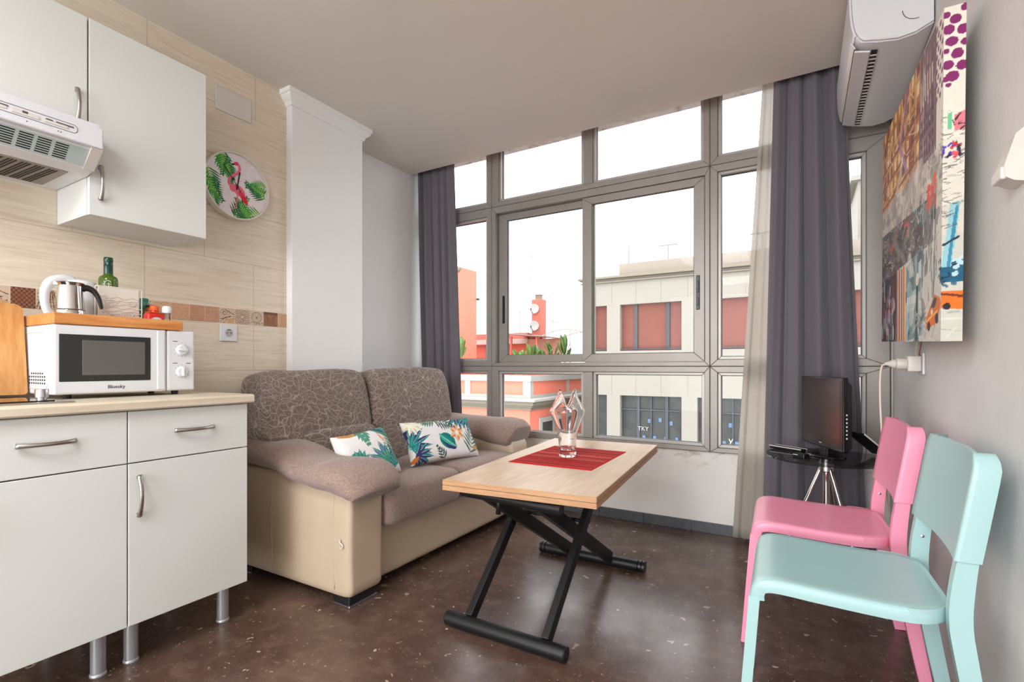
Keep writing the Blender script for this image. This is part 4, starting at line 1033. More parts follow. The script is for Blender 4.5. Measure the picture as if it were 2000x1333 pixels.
# ------------------------------------------------------------------ chairs
def chair(loc, rz, mat, label):
    t = thing('chair', label, 'chair', loc, rz, 'plastic stacking chairs along the right wall', world=False)
    path = smoothpath([(-.214, .392, .205), (-.214, .412, .207), (-.205, .436, .209), (-.184, .450, .210), (-.145, .4545, .210), (-.05, .450, .210), (.07, .446, .210), (.13, .447, .208), (.165, .449, .197), (.19, .4495, .175), (.205, .449, .142), (.212, .4485, .095)], 5)
    rings = []; ns = 18
    for i, (x, z, w_) in enumerate(path):
        x0_, z0_ = path[max(0, i-1)][:2]; x1_, z1_ = path[min(len(path)-1, i+1)][:2]
        tx, tz = x1_-x0_, z1_-z0_; L = math.hypot(tx, tz) or 1; nx, nz = -tz/L, tx/L
        dish = .006*max(0, min(1, (x+.2)/.1))
        top = []; m = 17
        for k in range(m):
            u = -1+2*k/(m-1); top.append((u*(w_-.010), -dish*(1-u*u)))
        prof = [(-w_+.001, -.034), (-w_, -.026), (-w_, -.010), (-w_+.003, -.003)]+top+[(w_-.003, -.003), (w_, -.010), (w_, -.026), (w_-.001, -.034)]
        prof += [(w_-.006, -.034), (w_-.007, -.012), (w_-.014, -.008)]+[(u*.93, v-.006) for u, v in top[::-1]]+[(-w_+.014, -.008), (-w_+.007, -.012), (-w_+.006, -.034)]
        rings.append([(x+nx*v, u, z+nz*v) for u, v in prof])
    # rear lip
    se = obj('seat', loft(BM(), rings), mat, t, 50)
    lip = []
    for (x, z, w_) in path[34:]: lip.append((x, w_, z))
    lip2 = [(x+.0, y, z) for x, y, z in lip]+[(.213, y, .4475) for y in np.linspace(.08, -.08, 7)]+[(x, -y, z) for x, y, z in lip[::-1]]
    bm = BM(); loft(bm, [[(x, y, z), (x-.008, y*.96, z-.002), (x-.008, y*.96, z-.034), (x-.001, y, z-.034), (x+.001, y, z-.01)] for x, y, z in lip2]); obj('seat_rim', bm, mat, se, 50)
    for s in (-1, 1):
        # front legs
        bm = loft(BM(), [[(-.214+dx-.030*(1-z/.39), s*(.187+.0*z)+dy*k_, z) for dx, dy in ((-.004, -.018), (.022, -.018), (.022, .018), (-.004, .018))] for z, k_ in ((0.004, .78), (.2, .9), (.40, 1.05))])
        lg = obj('leg', bevel(bm, .004, 2), mat, t, 40)
        obj('foot', rb(-.247, -.224, s*.187-.013, s*.187+.013, 0, .006, .002, 1), mat, lg)
        # rear legs rising into the backrest
        pp = smoothpath([(.285, .0, .017), (.248, .20, .019), (.222, .36, .0205), (.214, .43, .021), (.217, .50, .0205), (.230, .60, .018), (.248, .70, .016)], 5)
        rings = []
        for i, (x, z, h) in enumerate(pp):
            x0_, z0_ = pp[max(0, i-1)][:2]; x1_, z1_ = pp[min(len(pp)-1, i+1)][:2]; L = math.hypot(x1_-x0_, z1_-z0_); tx, tz = (x1_-x0_)/L, (z1_-z0_)/L
            rings.append([(x-tz*a*h, s*.191+b*.0135, max(0, z+tx*a*h)) for a, b in ((-1, -1), (1, -1), (1, 1), (-1, 1))])
        lg = obj('leg', bevel(loft(BM(), rings), .004, 2, 50), mat, t, 60)
        bm = lathe([(.0045, 0), (.0045, .002), (.0001, .003)], 12); bmesh.ops.transform(bm, matrix=axes((.220, s*.1765, .515), (1, 0, 0), (0, 0, 1 if s > 0 else -1)), verts=bm.verts)
        obj('screw', bm, m_nickel, lg)
    obj('cross_bar', rb(.196, .213, -.19, .19, .405, .432, .003, 1), mat, t)
    # backrest: gently curved panel with deep side flanges and a rounded top
    rings = []
    zs = [.572, .578, .61, .66, .71, .75, .780, .798, .809, .8145]
    for z in zs:
        ax = .222+(z-.57)*.16; ins = 0 if z < .764 else .030*((z-.764)/.05)**2.6; hw = .207-ins*.75; flange = .042-ins*.35
        low = .0
        ring = []; m = 19
        for k in range(m):
            u = -1+2*k/(m-1); y = hw*u; xc = ax-.022+.014*(1-u*u)
            ring.append((xc, y))
        f2 = [(ax-.021, hw+.0015), (ax-.012, hw+.003), (ax+flange-.016, hw+.002), (ax+flange-.014, hw-.004), (ax+flange-.018, hw-.007), (ax-.006, hw-.008)]
        b2 = [(x+.010, y*.95) for x, y in ring[::-1]]
        pr = ring+f2+b2+[(x, -y) for x, y in f2[::-1]]
        zz = z
        rings.append([(x, y, zz+(-.030*math.cos(y/hw*PI/2)**1 if z < .57 else 0)*(-1)*.6) for x, y in pr])
    bm = loft(BM(), rings)
    obj('backrest', bm, mat, t, 50)
    bm = BM(); ax = .248+.235*.26
    return t
chair((.0887, 1.668, 0), R(1.8), m_mint, 'mint green plastic chair nearest the camera, back to the wall')
chair((.0474, 2.200, 0), R(2.1), m_pink, 'pink plastic chair behind the mint green one')

# ------------------------------------------------------------------ round glass table, television, small things
RX, RY, RZ = .098, 2.735, .591
t = thing('side_table', 'round smoked glass side table on chrome tripod in the window corner', 'table', (RX, RY, 0))
m_smoke = NT('smoked_glass'); m_smoke.base(m_smoke.ramp(m_smoke.noise(m_smoke.coord(), 3), [(.3, srgb(22, 20, 20)), (.7, srgb(26, 24, 24))])); m_smoke.set(Roughness=.04); m_smoke.b.inputs['Alpha'].default_value = .62; m_smoke = m_smoke.m
obj('glass_top', lathe([(.248, -.010), (.254, -.008), (.256, -.004), (.254, -.0005), (.250, 0)], 72, (RX, RY, RZ)), m_smoke, t, 40)
hb = obj('hub', lathe([(.026, .52), (.030, .524), (.030, .556), (.026, .5805)], 28, (RX, RY, 0)), m_chrome, t, 40)
obj('post', tube([(RX, RY, .27), (RX, RY, .535)], .014, 24), m_chromes, t, 40)
for a in (100, 220, 340):
    an = R(a-30); ca, sa = math.cos(an), math.sin(an)
    lg = obj('leg', tube([(RX+.022*ca, RY+.022*sa, .535), (RX+.225*ca, RY+.225*sa, .008)], .0085, 16), m_chromes, t, 40)
    obj('foot_pad', lathe([(.012, 0), (.012, .008)], 16, (RX+.225*ca, RY+.225*sa, 0)), m_black, lg, 40)

# TV: local x along the screen, y = away from the viewer of the screen
TVx, TVy = .090, 2.765
scr = Vector((.15, -.336, 0)).normalized(); ang = math.atan2(scr.y, scr.x)
t = thing('television', 'small black flat television turned towards the sofa on the round table', 'television', (TVx, TVy, RZ), ang, world=False)
# local: +x towards near edge, +y is rear?  rotate so that -y faces the room
bz = .040
m_tvb = M('tv_black_gloss', srgb(16, 16, 17), .18, 0, .02)
obj('bezel', rb(-.19, .19, -.016, .010, bz, bz+.330, .006, 3), m_tvb, t)
obj('screen', rb(-.172, .172, -.0172, -.0155, bz+.045, bz+.316, .0006, 1), M('tv_screen', srgb(14, 15, 16), .22, 0, .01), t)
bk = obj('rear_shell', bevel(loft(BM(), [[(-.185, .010, bz+.005), (.185, .010, bz+.005), (.185, .010, bz+.31), (-.185, .010, bz+.31)], [(-.175, .030, bz+.02), (.175, .030, bz+.02), (.175, .030, bz+.295), (-.175, .030, bz+.295)], [(-.13, .052, bz+.05), (.13, .052, bz+.05), (.13, .052, bz+.24), (-.13, .052, bz+.24)]]), .004, 2), m_black, t)
bm = BM()
for q in range(7): box(bm, .1895, .1908, -.002, .004, bz+.06+q*.017, bz+.068+q*.017, .0006, 1)
obj('side_markings', bm, m_wplast2, bk)
obj('stand_neck', rb(-.035, .035, -.006, .024, .01, bz+.03, .005, 2), m_tvb, t)
obj('stand_base', (lambda b: (bmesh.ops.transform(b, matrix=Matrix.Diagonal((1.35, .80, 1, 1)), verts=b.verts), b)[1])(lathe([(.094, 0), (.097, .003), (.094, .009), (.05, .014), (.0001, .016)], 48)), m_tvb, t, 30)
obj('maker_mark', rb(-.010, .010, -.0170, -.0160, bz+.018, bz+.023, 0), m_silver, t)

def slab(name, loc, rz, sx, sy, sz, mat, label, cat, rot=None):
    t = thing(name, label, cat, loc, rz, world=False, rot=rot); return t
t = slab('remote_control', (-.062, 2.835, RZ+.0005), R(-35), 0, 0, 0, None, 'black and silver remote control on the far left edge of the round table', 'remote control')
obj('body', rb(-.085, .085, -.022, .022, 0, .016, .005, 3), m_black, t); obj('silver_edge', rb(-.086, .086, -.0235, -.0205, .012, .017, .001, 1), m_wplast2, t); obj('silver_edge', rb(-.086, .086, .0205, .0235, .012, .017, .001, 1), m_wplast2, t)
t = slab('set_top_box', (-.005, 2.63, RZ+.0005), R(-30), 0, 0, 0, None, 'small black box between the remote control and the television', 'set-top box')
obj('body', rb(-.028, .028, -.022, .022, 0, .020, .003, 2), m_black, t)
obj('face_mark', rb(-.022, .0, -.0226, -.0218, .013, .016, 0), m_wplast2, t)
t = thing('leaning_tablet', 'black tablet with pale edge leaning behind the television', 'tablet', (.262, 2.80, RZ+.058), 0, world=False, rot=(0, R(38), R(35)))
obj('body', rb(-.085, .085, -.055, .055, 0.001, .010, .003, 2), m_black, t); obj('pale_edge', rb(-.086, .086, -.0565, -.0545, .002, .009, .001, 1), m_wplast2, t)

# ------------------------------------------------------------------ curtains
def curtain(name, mat, label, x_top, x_bot, ztop, zbot, yc, folds, amp, cat='curtain', yb=0, seed=0, th=.0015, n=220, nz=40, lean=None, grp=None):
    r = np.random.default_rng(seed); ph = r.random(6)*6; vv = []
    for j in range(nz+1):
        t_ = j/nz; z = ztop+(zbot-ztop)*t_; e = t_**1.0
        xa = x_top[0]+(x_bot[0]-x_top[0])*(lean(t_) if lean else e); xb = x_top[1]+(x_bot[1]-x_top[1])*(t_**1.1)
        for i in range(n+1):
            u = i/n; w0 = 2*PI*folds*(u+.02*math.sin(u*7+ph[0]+t_*1.3)); a = amp*(.55+.45*min(1, t_*3))*(1+.3*math.sin(u*5+ph[1]))
            y = yc+yb*t_+a*math.sin(w0+ph[2])+a*.25*math.sin(2.3*w0+ph[3]+t_*2)
            vv.append((xa+(xb-xa)*u+a*.35*math.cos(w0+ph[2]), y, z))
    n1 = n+1; ff = [(j*n1+i, (j+1)*n1+i, (j+1)*n1+i+1, j*n1+i+1) for j in range(nz) for i in range(n)]
    o = solo(name, (vv, [], ff), mat, label, cat, grp, smooth=True, base=((x_bot[0]+x_bot[1])/2, yc, zbot))
    md = o.modifiers.new('thickness', 'SOLIDIFY'); md.thickness = th; return o
m_sheer = NT('sheer_voile'); _t = m_sheer; _t.n.remove(_t.b)
_a = _t.n.new('ShaderNodeBsdfTransparent'); _b = _t.n.new('ShaderNodeBsdfDiffuse'); _c = _t.n.new('ShaderNodeBsdfTranslucent')
_f = _t.noise(_t.coord((1, 1, 1)), 260, 2); _cl = _t.ramp(_f, [(.35, srgb(200, 193, 183)), (.65, srgb(216, 210, 200))]); _t.link(_cl, _b.inputs[0]); _t.link(_cl, _c.inputs[0])
_m1 = _t.n.new('ShaderNodeMixShader'); _m1.inputs[0].default_value = .45; _t.link(_b.outputs[0], _m1.inputs[1]); _t.link(_c.outputs[0], _m1.inputs[2])
_m2 = _t.n.new('ShaderNodeMixShader'); _m2.inputs[0].default_value = .80; _t.link(_a.outputs[0], _m2.inputs[1]); _t.link(_m1.outputs[0], _m2.inputs[2]); _t.link(_m2.outputs[0], _t.out.inputs[0])
m_sheer = _t.m
curtain('curtain', m_curt, 'dark grey curtain at the left end of the window, behind the sofa', (-2.675, -2.33), (-2.60, -2.24), 2.70, .03, 3.085, 4.5, .022, seed=3, lean=lambda t: t)
curtain('curtain', m_curt, 'wide dark grey curtain at the right end of the window behind the television', (-.128, .195), (-.185, .30), 2.70, .03, 3.085, 4.0, .030, seed=5)
curtain('sheer_curtain', m_sheer, 'cream sheer curtain hanging beside the right dark curtain', (-.185, -.115), (-.345, -.155), 2.70, .02, 3.135, 2.5, .007, seed=9, th=.0006, n=120, lean=lambda t: t)
bm = tube([(-2.685, 3.085, 2.705), (.39, 3.085, 2.705)], .010, 14); tube([(-2.685, 3.14, 2.712), (.39, 3.14, 2.712)], .006, 12, bm)
solo('curtain_rail', bm, m_wplast2, 'curtain rail hidden in the ceiling recess above the window', 'curtain rail', smooth=40)

# ------------------------------------------------------------------ right wall: air conditioner, picture, socket, holder
wy = lambda y: xw(y)
t = thing('air_conditioner', 'white split air conditioner high on the right wall', 'air conditioner', (.30, 2.65, 2.21))
A0, A1 = 2.26, 3.03
W = xw(2.3)-.003; ZA = .155
front = smoothpath([(W-.238, (2.345+ZA)), (W-.246, (2.27+ZA)), (W-.243, (2.17+ZA)), (W-.232, (2.105+ZA)), (W-.212, (2.072+ZA))], 5)
pr = [(W, (2.352+ZA)), (W-.215, (2.352+ZA))]+front+[(W-.165, (2.058+ZA)), (W-.10, (2.046+ZA)), (W-.05, (2.052+ZA)), (W, (2.075+ZA))]
body = prism(pr, 'y', A0+.012, A1-.012); obj('body', body, m_wplast, t, 40)
for a, b in ((A0, A0+.013), (A1-.013, A1)):
    c = [(x_+(.004 if x_ < W-.1 else -.002), z_+(.003 if z_ < 2.35 else -.003)) for x_, z_ in pr]
    cap = obj('end_cap', bevel(prism(c, 'y', a, b), .004, 2, 60), m_wplast, t, 40)
sh = [(x-.004, z) for x, z in front[:-4]]; bm = BM()
loft(bm, [[(x, y, z) for x, z in sh]+[(x+.006, y, z) for x, z in sh[::-1]] for y in (A0+.006, A1-.006)]); obj('front_panel', bm, m_wplast, t, 40)
lv = obj('louver', bar((W-.205, A0+.05, (2.058+ZA)), (W-.205, A1-.05, (2.058+ZA)), .052, .006, (1, 0, -.28), .002), m_wplast, t)
obj('louver', bar((W-.234, A0+.05, (2.088+ZA)), (W-.234, A1-.05, (2.088+ZA)), .030, .005, (.55, 0, -1), .002), m_wplast2, t)
slot = obj('air_slot', bar((W-.166, A0+.06, (2.0565+ZA)), (W-.166, A1-.04, (2.0565+ZA)), .020, .004, (1, 0, -.22), 0), m_dark, t)
obj('air_slot', bar((W-.227, A0+.05, (2.070+ZA)), (W-.227, A1-.05, (2.070+ZA)), .010, .006, (1, 0, -.4), 0), m_gask, t)
bm = BM(); y_ = A0+.09
while y_ < A1-.06: bar((W-.178, y_, (2.0545+ZA)), (W-.156, y_, (2.0515+ZA)), .003, .006, (0, 0, 1), 0, bm); obj('vane', bm, m_wplast2, slot); bm = BM(); y_ += .028
for c0, r_, a0, a1 in (((W-.05, (2.19+ZA)), .04, 70, 200), ((W-.05, (2.14+ZA)), .04, 180, 290)):
    tube([(c0[0]+r_*math.cos(R(a)), A0-.001, c0[1]+r_*math.sin(R(a))) for a in range(a0, a1, 10)], .0012, 6, (bm := BM())); obj('cap_groove', bm, m_gask, t)
tube_ = tube([(W-.225, A0-.0005, (2.09+ZA)), (W-.20, A0-.0005, (2.07+ZA)), (W-.1, A0-.0005, (2.055+ZA))], .001, 5); obj('cap_edge', tube_, m_wplast2, t)

# canvas print
CW, CH, CD = 1.00, .885, .045
P = Paint(CW+CD, CH, .0019, (214, 208, 196))
r = np.random.default_rng(4)
def st(n, xr, yr, L, ang, wd, cols, al=.8, j=.25):
    for _ in range(n):
        x, y = r.uniform(*xr), r.uniform(*yr); a = ang+r.normal()*j; l = L*r.uniform(.3, 1.3); P.line((x, y), (x+l*math.cos(a), y+l*math.sin(a)), wd*r.uniform(.4, 1.6), cols[int(r.integers(len(cols)))], al, 0 if r.random() < .5 else None)
def blot(n, xr, yr, rx, ry, cols, al=.5):
    for _ in range(n): P.ell(r.uniform(*xr), r.uniform(*yr), rx*r.uniform(.4, 1.5), ry*r.uniform(.4, 1.5), cols[int(r.integers(len(cols)))], r.normal()*.4, al)
og = [(200, 124, 56), (216, 156, 84), (176, 98, 44), (140, 80, 48), (232, 186, 120)]
# ochre facades
P.poly([(0, CH), (.74, CH), (.72, .60), (0, .55)], (202, 142, 80)); blot(70, (0, .70), (.56, CH), .09, .05, og, .45)
for q in range(9):
    x_ = .03+q*.078; P.line((x_, .58), (x_+.01, CH), .012, [(150, 86, 46), (122, 64, 44), (226, 176, 110)][q % 3], .8)
    for k in range(5):
        y_ = .60+k*.062; P.poly([(x_+.02, y_), (x_+.056, y_+.003), (x_+.056, y_+.043), (x_+.02, y_+.040)], [(84, 52, 52), (238, 214, 164), (110, 66, 64), (236, 200, 140)][int(r.integers(4))], .85)
for y_ in (.575, .655, .72): P.line((0, y_), (.72, y_+.012), .012, (118, 62, 46), .75)
st(120, (0, .70), (.56, .86), .06, .15, .006, [(92, 52, 40), (236, 214, 176), (160, 90, 50)], .6, .5)
# ribbon, mauve tower
P.line((.60, .95), (.40, .72), .030, (136, 96, 146), .9); P.line((.40, .72), (.52, .60), .026, (176, 130, 172), .9); P.line((.44, .66), (.26, .50), .030, (222, 212, 188), .85); P.line((.42, .64), (.25, .49), .008, (80, 60, 60), .8)
P.poly([(.73, CH), (.92, CH), (.93, .54), (.71, .54)], (122, 96, 100)); st(150, (.72, .92), (.54, .84), .07, PI/2, .007, [(76, 56, 66), (160, 124, 128), (208, 188, 182), (126, 80, 102)], .7, .10)
for q in range(6): P.line((.735+q*.028, .80), (.738+q*.028, .72+.006*q), .010, (228, 212, 190), .85)
for q in range(5):
    for k in range(4): P.poly([(.74+q*.034, .56+k*.035), (.76+q*.034, .56+k*.035), (.76+q*.034, .58+k*.035), (.74+q*.034, .58+k*.035)], (70, 52, 62), .7)
# pale sign band and charcoal mass below it
P.poly([(0, .56), (1.045, .53), (1.045, .40), (0, .42)], (198, 190, 174)); blot(60, (0, 1), (.42, .55), .05, .02, [(226, 220, 206), (168, 158, 146), (120, 110, 106)], .5); st(200, (0, 1.0), (.42, .55), .035, PI/2, .005, [(232, 226, 214), (96, 88, 86), (150, 140, 130)], .65, .3)
P.poly([(0, .46), (.93, .42), (.93, .29), (0, .25)], (92, 84, 82)); blot(80, (0, .92), (.26, .44), .06, .02, [(60, 54, 56), (120, 112, 106), (150, 142, 134)], .5); st(200, (0, .92), (.26, .45), .04, .05, .005, [(52, 46, 50), (168, 158, 150), (206, 198, 186), (90, 72, 68)], .7, .35)
st(16, (.0, .6), (.36, .43), .04, .1, .009, [(180, 60, 44), (210, 92, 50)], .85); st(12, (.55, .8), (.38, .44), .03, 1.2, .010, [(110, 190, 200), (220, 226, 220)], .8, .3)
blot(9, (.84, .94), (.40, .47), .016, .014, [(220, 70, 44), (226, 96, 56)], .9)
# street level
P.poly([(0, 0), (.34, 0), (.34, .27), (0, .25)], (72, 56, 66)); blot(40, (0, .3), (0, .24), .035, .03, [(40, 44, 70), (140, 48, 56), (204, 196, 184), (96, 130, 140), (110, 50, 90)], .6); st(50, (0, .3), (0, .2), .06, PI/2, .009, [(40, 40, 60), (206, 60, 50), (220, 210, 196)], .7, .2)
P.poly([(.34, 0), (1.045, 0), (1.045, .29), (.34, .27)], (206, 204, 192))
for x_, c, w_ in ((.36, (120, 64, 44), .03), (.41, (196, 100, 44), .035), (.455, (84, 60, 54), .018), (.49, (226, 122, 44), .03), (.51, (226, 170, 80), .012)): P.line((x_, 0), (x_-.01, .26), w_, c, .92)
P.poly([(.53, .0), (.78, .02), (.78, .30), (.53, .26)], (120, 150, 148)); P.poly([(.54, .10), (.72, .11), (.72, .17), (.54, .165)], (176, 204, 198)); blot(40, (.53, .8), (.02, .28), .03, .03, [(70, 92, 96), (170, 196, 190), (52, 66, 72), (214, 216, 206)], .55)
for q in range(5): P.poly([(.55+q*.033, .125), (.573+q*.033, .126), (.573+q*.033, .155), (.55+q*.033, .154)], (226, 230, 222), .9)
P.line((.70, .0), (.705, .18), .030, (52, 64, 66)); P.ell(.705, .20, .022, .020, (232, 214, 196)); P.poly([(.66, .0), (.70, .06), (.74, .0), (.72, 0), (.70, .03), (.68, 0)], (60, 100, 104), .9); P.poly([(.72, .20), (.76, .20), (.76, .26), (.72, .25)], (196, 222, 218), .9)
st(70, (.76, .95), (.12, .36), .08, PI/2, .010, [(84, 104, 108), (210, 210, 200), (114, 128, 130), (62, 70, 78)], .75, .12)
st(60, (.60, 1.04), (.0, .10), .07, .10, .004, [(228, 224, 210), (150, 160, 160), (120, 128, 128)], .6, .3)
# orange cabs and the blue truck of the wrapped edge
P.poly([(.83, .035), (.955, .050), (1.0, .105), (.985, .120), (.93, .135), (.87, .095), (.83, .07)], (222, 116, 40)); P.poly([(.885, .098), (.925, .125), (.96, .120), (.93, .095)], (60, 66, 70)); P.ell(.865, .045, .018, .014, (50, 36, 36)); P.ell(.955, .065, .018, .016, (50, 36, 36)); P.line((.84, .06), (.96, .085), .006, (250, 190, 110)); P.ell(.90, .085, .012, .008, (236, 226, 206))
P.poly([(1.0, .09), (1.045, .085), (1.045, .135), (1.0, .135)], (230, 118, 40)); P.ell(1.012, .095, .008, .010, (50, 36, 36)); P.line((1.0, .128), (1.045, .120), .006, (120, 50, 30))
P.poly([(.98, .16), (1.045, .16), (1.045, .22), (.98, .20)], (30, 92, 122)); st(40, (.97, 1.04), (.15, .22), .015, .5, .008, [(36, 100, 130), (196, 228, 232), (16, 44, 66)], .9, .8)
P.poly([(1.0, .20), (1.02, .20), (1.038, .37), (1.018, .38)], (150, 200, 210)); P.poly([(1.01, .20), (1.018, .20), (1.034, .36), (1.028, .365)], (60, 140, 168)); P.line((1.004, .26), (1.035, .28), .006, (40, 60, 80))
# right margin: cream ground, sketch lines, violet dots
P.poly([(.925, CH), (1.045, CH), (1.045, .54), (.93, .54)], (234, 228, 214)); P.poly([(1.0, .54), (1.045, .54), (1.045, .38), (1.0, .36)], (226, 220, 206)); st(110, (.96, 1.045), (.30, .62), .022, .05, .0025, [(96, 92, 92), (160, 154, 148), (60, 56, 60)], .75, .35)
st(30, (.99, 1.04), (.49, .525), .008, 1, .007, [(210, 50, 50), (70, 60, 180), (36, 36, 60), (226, 90, 100)], .95, 1)
P.poly([(1.008, .565), (1.019, .565), (1.019, .61), (1.008, .605)], (110, 200, 150)); P.poly([(1.024, .56), (1.045, .56), (1.045, .61), (1.024, .60)], (226, 130, 140)); st(8, (1.022, 1.04), (.56, .60), .02, 1, .004, [(60, 40, 50)], .9, .5)
for q, (x_, y_, rr_) in enumerate(((1.023, .850, .0125), (1.004, .865, .009), (1.043, .875, .010), (1.010, .826, .0125), (1.038, .820, .0125), (1.016, .794, .0130), (1.044, .786, .010), (1.028, .760, .0130), (1.005, .771, .006), (1.009, .734, .0125), (1.038, .727, .0130), (1.018, .703, .0135), (1.004, .698, .008), (1.010, .682, .006))): P.ell(x_, y_, rr_, rr_*1.0, (134, 42, 106))
for q in range(11):
    for x_ in ((.985, .945) if q % 2 else (.965, .930)): P.ell(x_, .865-q*.019*1.0, .0095, .0085, (120, 52, 100), 0, .9)
can = thing('canvas_picture', 'large canvas print of a city street with violet dots on its edge', 'picture', (.326, 1.755, 1.078), 0, world=False, rot=(R(2.45), 0, R(1.0)))
# local: x=0 at the painted face, +y towards the window, canvas thickness towards +x
grid_obj('face', (0, CW, 0), (0, -1, 0), (0, 0, 1), (480, CW), (430, CH), m_paint, can, P)
grid_obj('near_side', (0, 0, 0), (1, 0, 0), (0, 0, 1), (26, CD), (480, CH), m_paint, can, P, CW)
obj('stretcher', rb(.001, CD, .001, CW, .001, CH-.001, 0), m_emb, can)

# socket with adapter and plug below the picture
SYc = 2.46; sxw = xw(SYc)
t = wall_socket((sxw, SYc, 1.02), PI, 'white wall socket carrying an adapter under the canvas picture')
t['label'] = 'white wall socket carrying an adapter under the canvas picture'
def along_x(prof, o, seg=24):   # lathe pushed out from the right wall
    b = lathe(prof, seg); bmesh.ops.transform(b, matrix=axes(o, (0, 1, 0), (0, 0, -1)), verts=b.verts); return b
t = thing('plug_adapter', 'white round travel adapter pushed into the socket under the picture', 'adapter', (sxw-.03, SYc, 1.0), world=True)
sgn2 = -1
def outx(prof, x0, y, z, seg=28):
    bm = BM(); loft(bm, [[(x0-h, y+r_*math.cos(2*PI*i/seg), z+r_*math.sin(2*PI*i/seg)) for i in range(seg)] for r_, h in prof]); return bm
obj('body', rb(sxw-.052, sxw-.0095, SYc-.031, SYc+.031, .990, 1.050, .005, 3), m_wplast2, t, 40); obj('socket_outlet', outx([(.021, 0), (.0225, .002), (.0225, .030), (.021, .032)], sxw-.052, SYc, 1.02), m_wplast2, t, 40)
t = thing('power_plug', 'white plug with cord sticking out of the adapter', 'plug', (sxw-.08, SYc, 1.0), world=True)
obj('body', outx([(.016, 0), (.0175, .002), (.0175, .010), (.011, .020), (.007, .028), (.006, .034)], sxw-.0845, SYc, 1.02), m_wplast2, t, 40)
cp_ = smoothpath([(sxw-.117, SYc, 1.02), (sxw-.129, SYc+.004, 1.008), (sxw-.134, SYc+.006, .96), (sxw-.134, SYc+.004, .86), (sxw-.128, SYc, .72), (sxw-.110, SYc+.03, .50), (sxw-.06, SYc+.10, .22), (sxw-.03, SYc+.14, .04), (sxw-.03, SYc+.12, .006)], 8)
obj('cord', tube(cp_, .0035, 10), M('salmon_white_cord', srgb(226, 206, 192), .45), t, True)
# cables running up behind the picture
for q, lab in ((-.012, 'thin brown cable rising from the socket behind the picture'), (.014, 'thin white cable looping from the socket behind the picture')):
    pts = smoothpath([(sxw-.010, SYc+q, 1.045), (sxw-.016, SYc+q*2, 1.06), (sxw-.014, SYc+q*3, 1.085), (sxw-.008, SYc+q*3.5, 1.16)], 6)
    solo('cable', tube(pts, .0028, 8), M('brown_cable', srgb(150, 96, 72), .5) if q < 0 else m_wplast2, lab, 'cable', smooth=True)
# holder on the wall
hy, hz = 1.50, 1.452
t = thing('remote_holder', 'white wedge shaped remote holder on the right wall beside the picture', 'wall holder', (xw(hy), hy, hz))
x_ = xw(hy)
bm = prism([(x_, hz-.045), (x_-.020, hz-.04), (x_-.034, hz-.03), (x_-.036, hz-.005), (x_-.018, hz+.06), (x_, hz+.075)], 'y', hy-.032, hy+.032); obj('shell', bevel(bm, .004, 3), m_wplast2, t, 40)
obj('lip', rb(x_-.042, x_-.030, hy-.03, hy+.03, hz-.034, hz-.006, .004, 2), m_wplast2, t)

# ------------------------------------------------------------------ ceiling lamps added out of view behind the camera to brighten the room
m_em = NT('lamp_diffuser'); m_em.b.inputs['Emission Color'].default_value = (1, .95, .88, 1); m_em.b.inputs['Emission Strength'].default_value = 2.2; m_em.base(m_em.ramp(m_em.noise(m_em.coord(), 4), [(.3, (.8, .8, .8, 1)), (.7, (.85, .85, .85, 1))])); m_em = m_em.m
for yy, lab in ((-.60, 'square white ceiling lamp nearest the kitchen'), (-2.6, 'square white ceiling lamp by the back wall')):
    t = thing('ceiling_lamp', lab, 'lamp', (-1.0, yy, 2.44))
    obj('diffuser', rb(-1.4, -.6, yy-.4, yy+.4, 2.455, 2.50, .01, 2), m_em, t); obj('base', rb(-1.45, -.55, yy-.45, yy+.45, 2.50, 2.532, .004, 1), m_wplast, t)

# ------------------------------------------------------------------ outside
m_coral = M('coral_render', srgb(225, 123, 100), .8, 0, .03, 1.2)
m_coral2 = M('coral_render_strong', srgb(176, 100, 84), .8, 0, .03, 1.2)
m_cream = M('cream_stone_cladding', srgb(139, 133, 122), .7, 0, .02, .8)
m_creamw = M('weathered_parapet', srgb(142, 131, 118), .8, 0, .05, 1.5)
m_extw = M('white_stucco_trim', srgb(164, 162, 155), .7, 0, .02)
m_ledge = M('stone_ledge', srgb(123, 114, 97), .7)
m_blind = M('terracotta_blind', srgb(112, 58, 44), .6, 0, .08, 3)
m_mull = M('dark_grey_mullion', srgb(55, 59, 64), .4)
m_shop = M('dark_shop_glass', srgb(46, 48, 45), .55, 0, .35, 2.2)
m_gnd = M('asphalt', srgb(81, 80, 79), .9)
m_leafm = M('banana_leaf', srgb(84, 116, 49), .5, 0, .3, 6)
m_pot = M('terracotta_pot', srgb(190, 110, 76), .8)
m_mast = M('mast_metal', srgb(132, 132, 136), .5, .5)
m_lgrey = M('light_grey_canopy', srgb(138, 136, 133), .7)
struct('ground', rb(-120, 120, 4, 160, -12.2, -12, 0), m_gnd, 'street level far below the window')

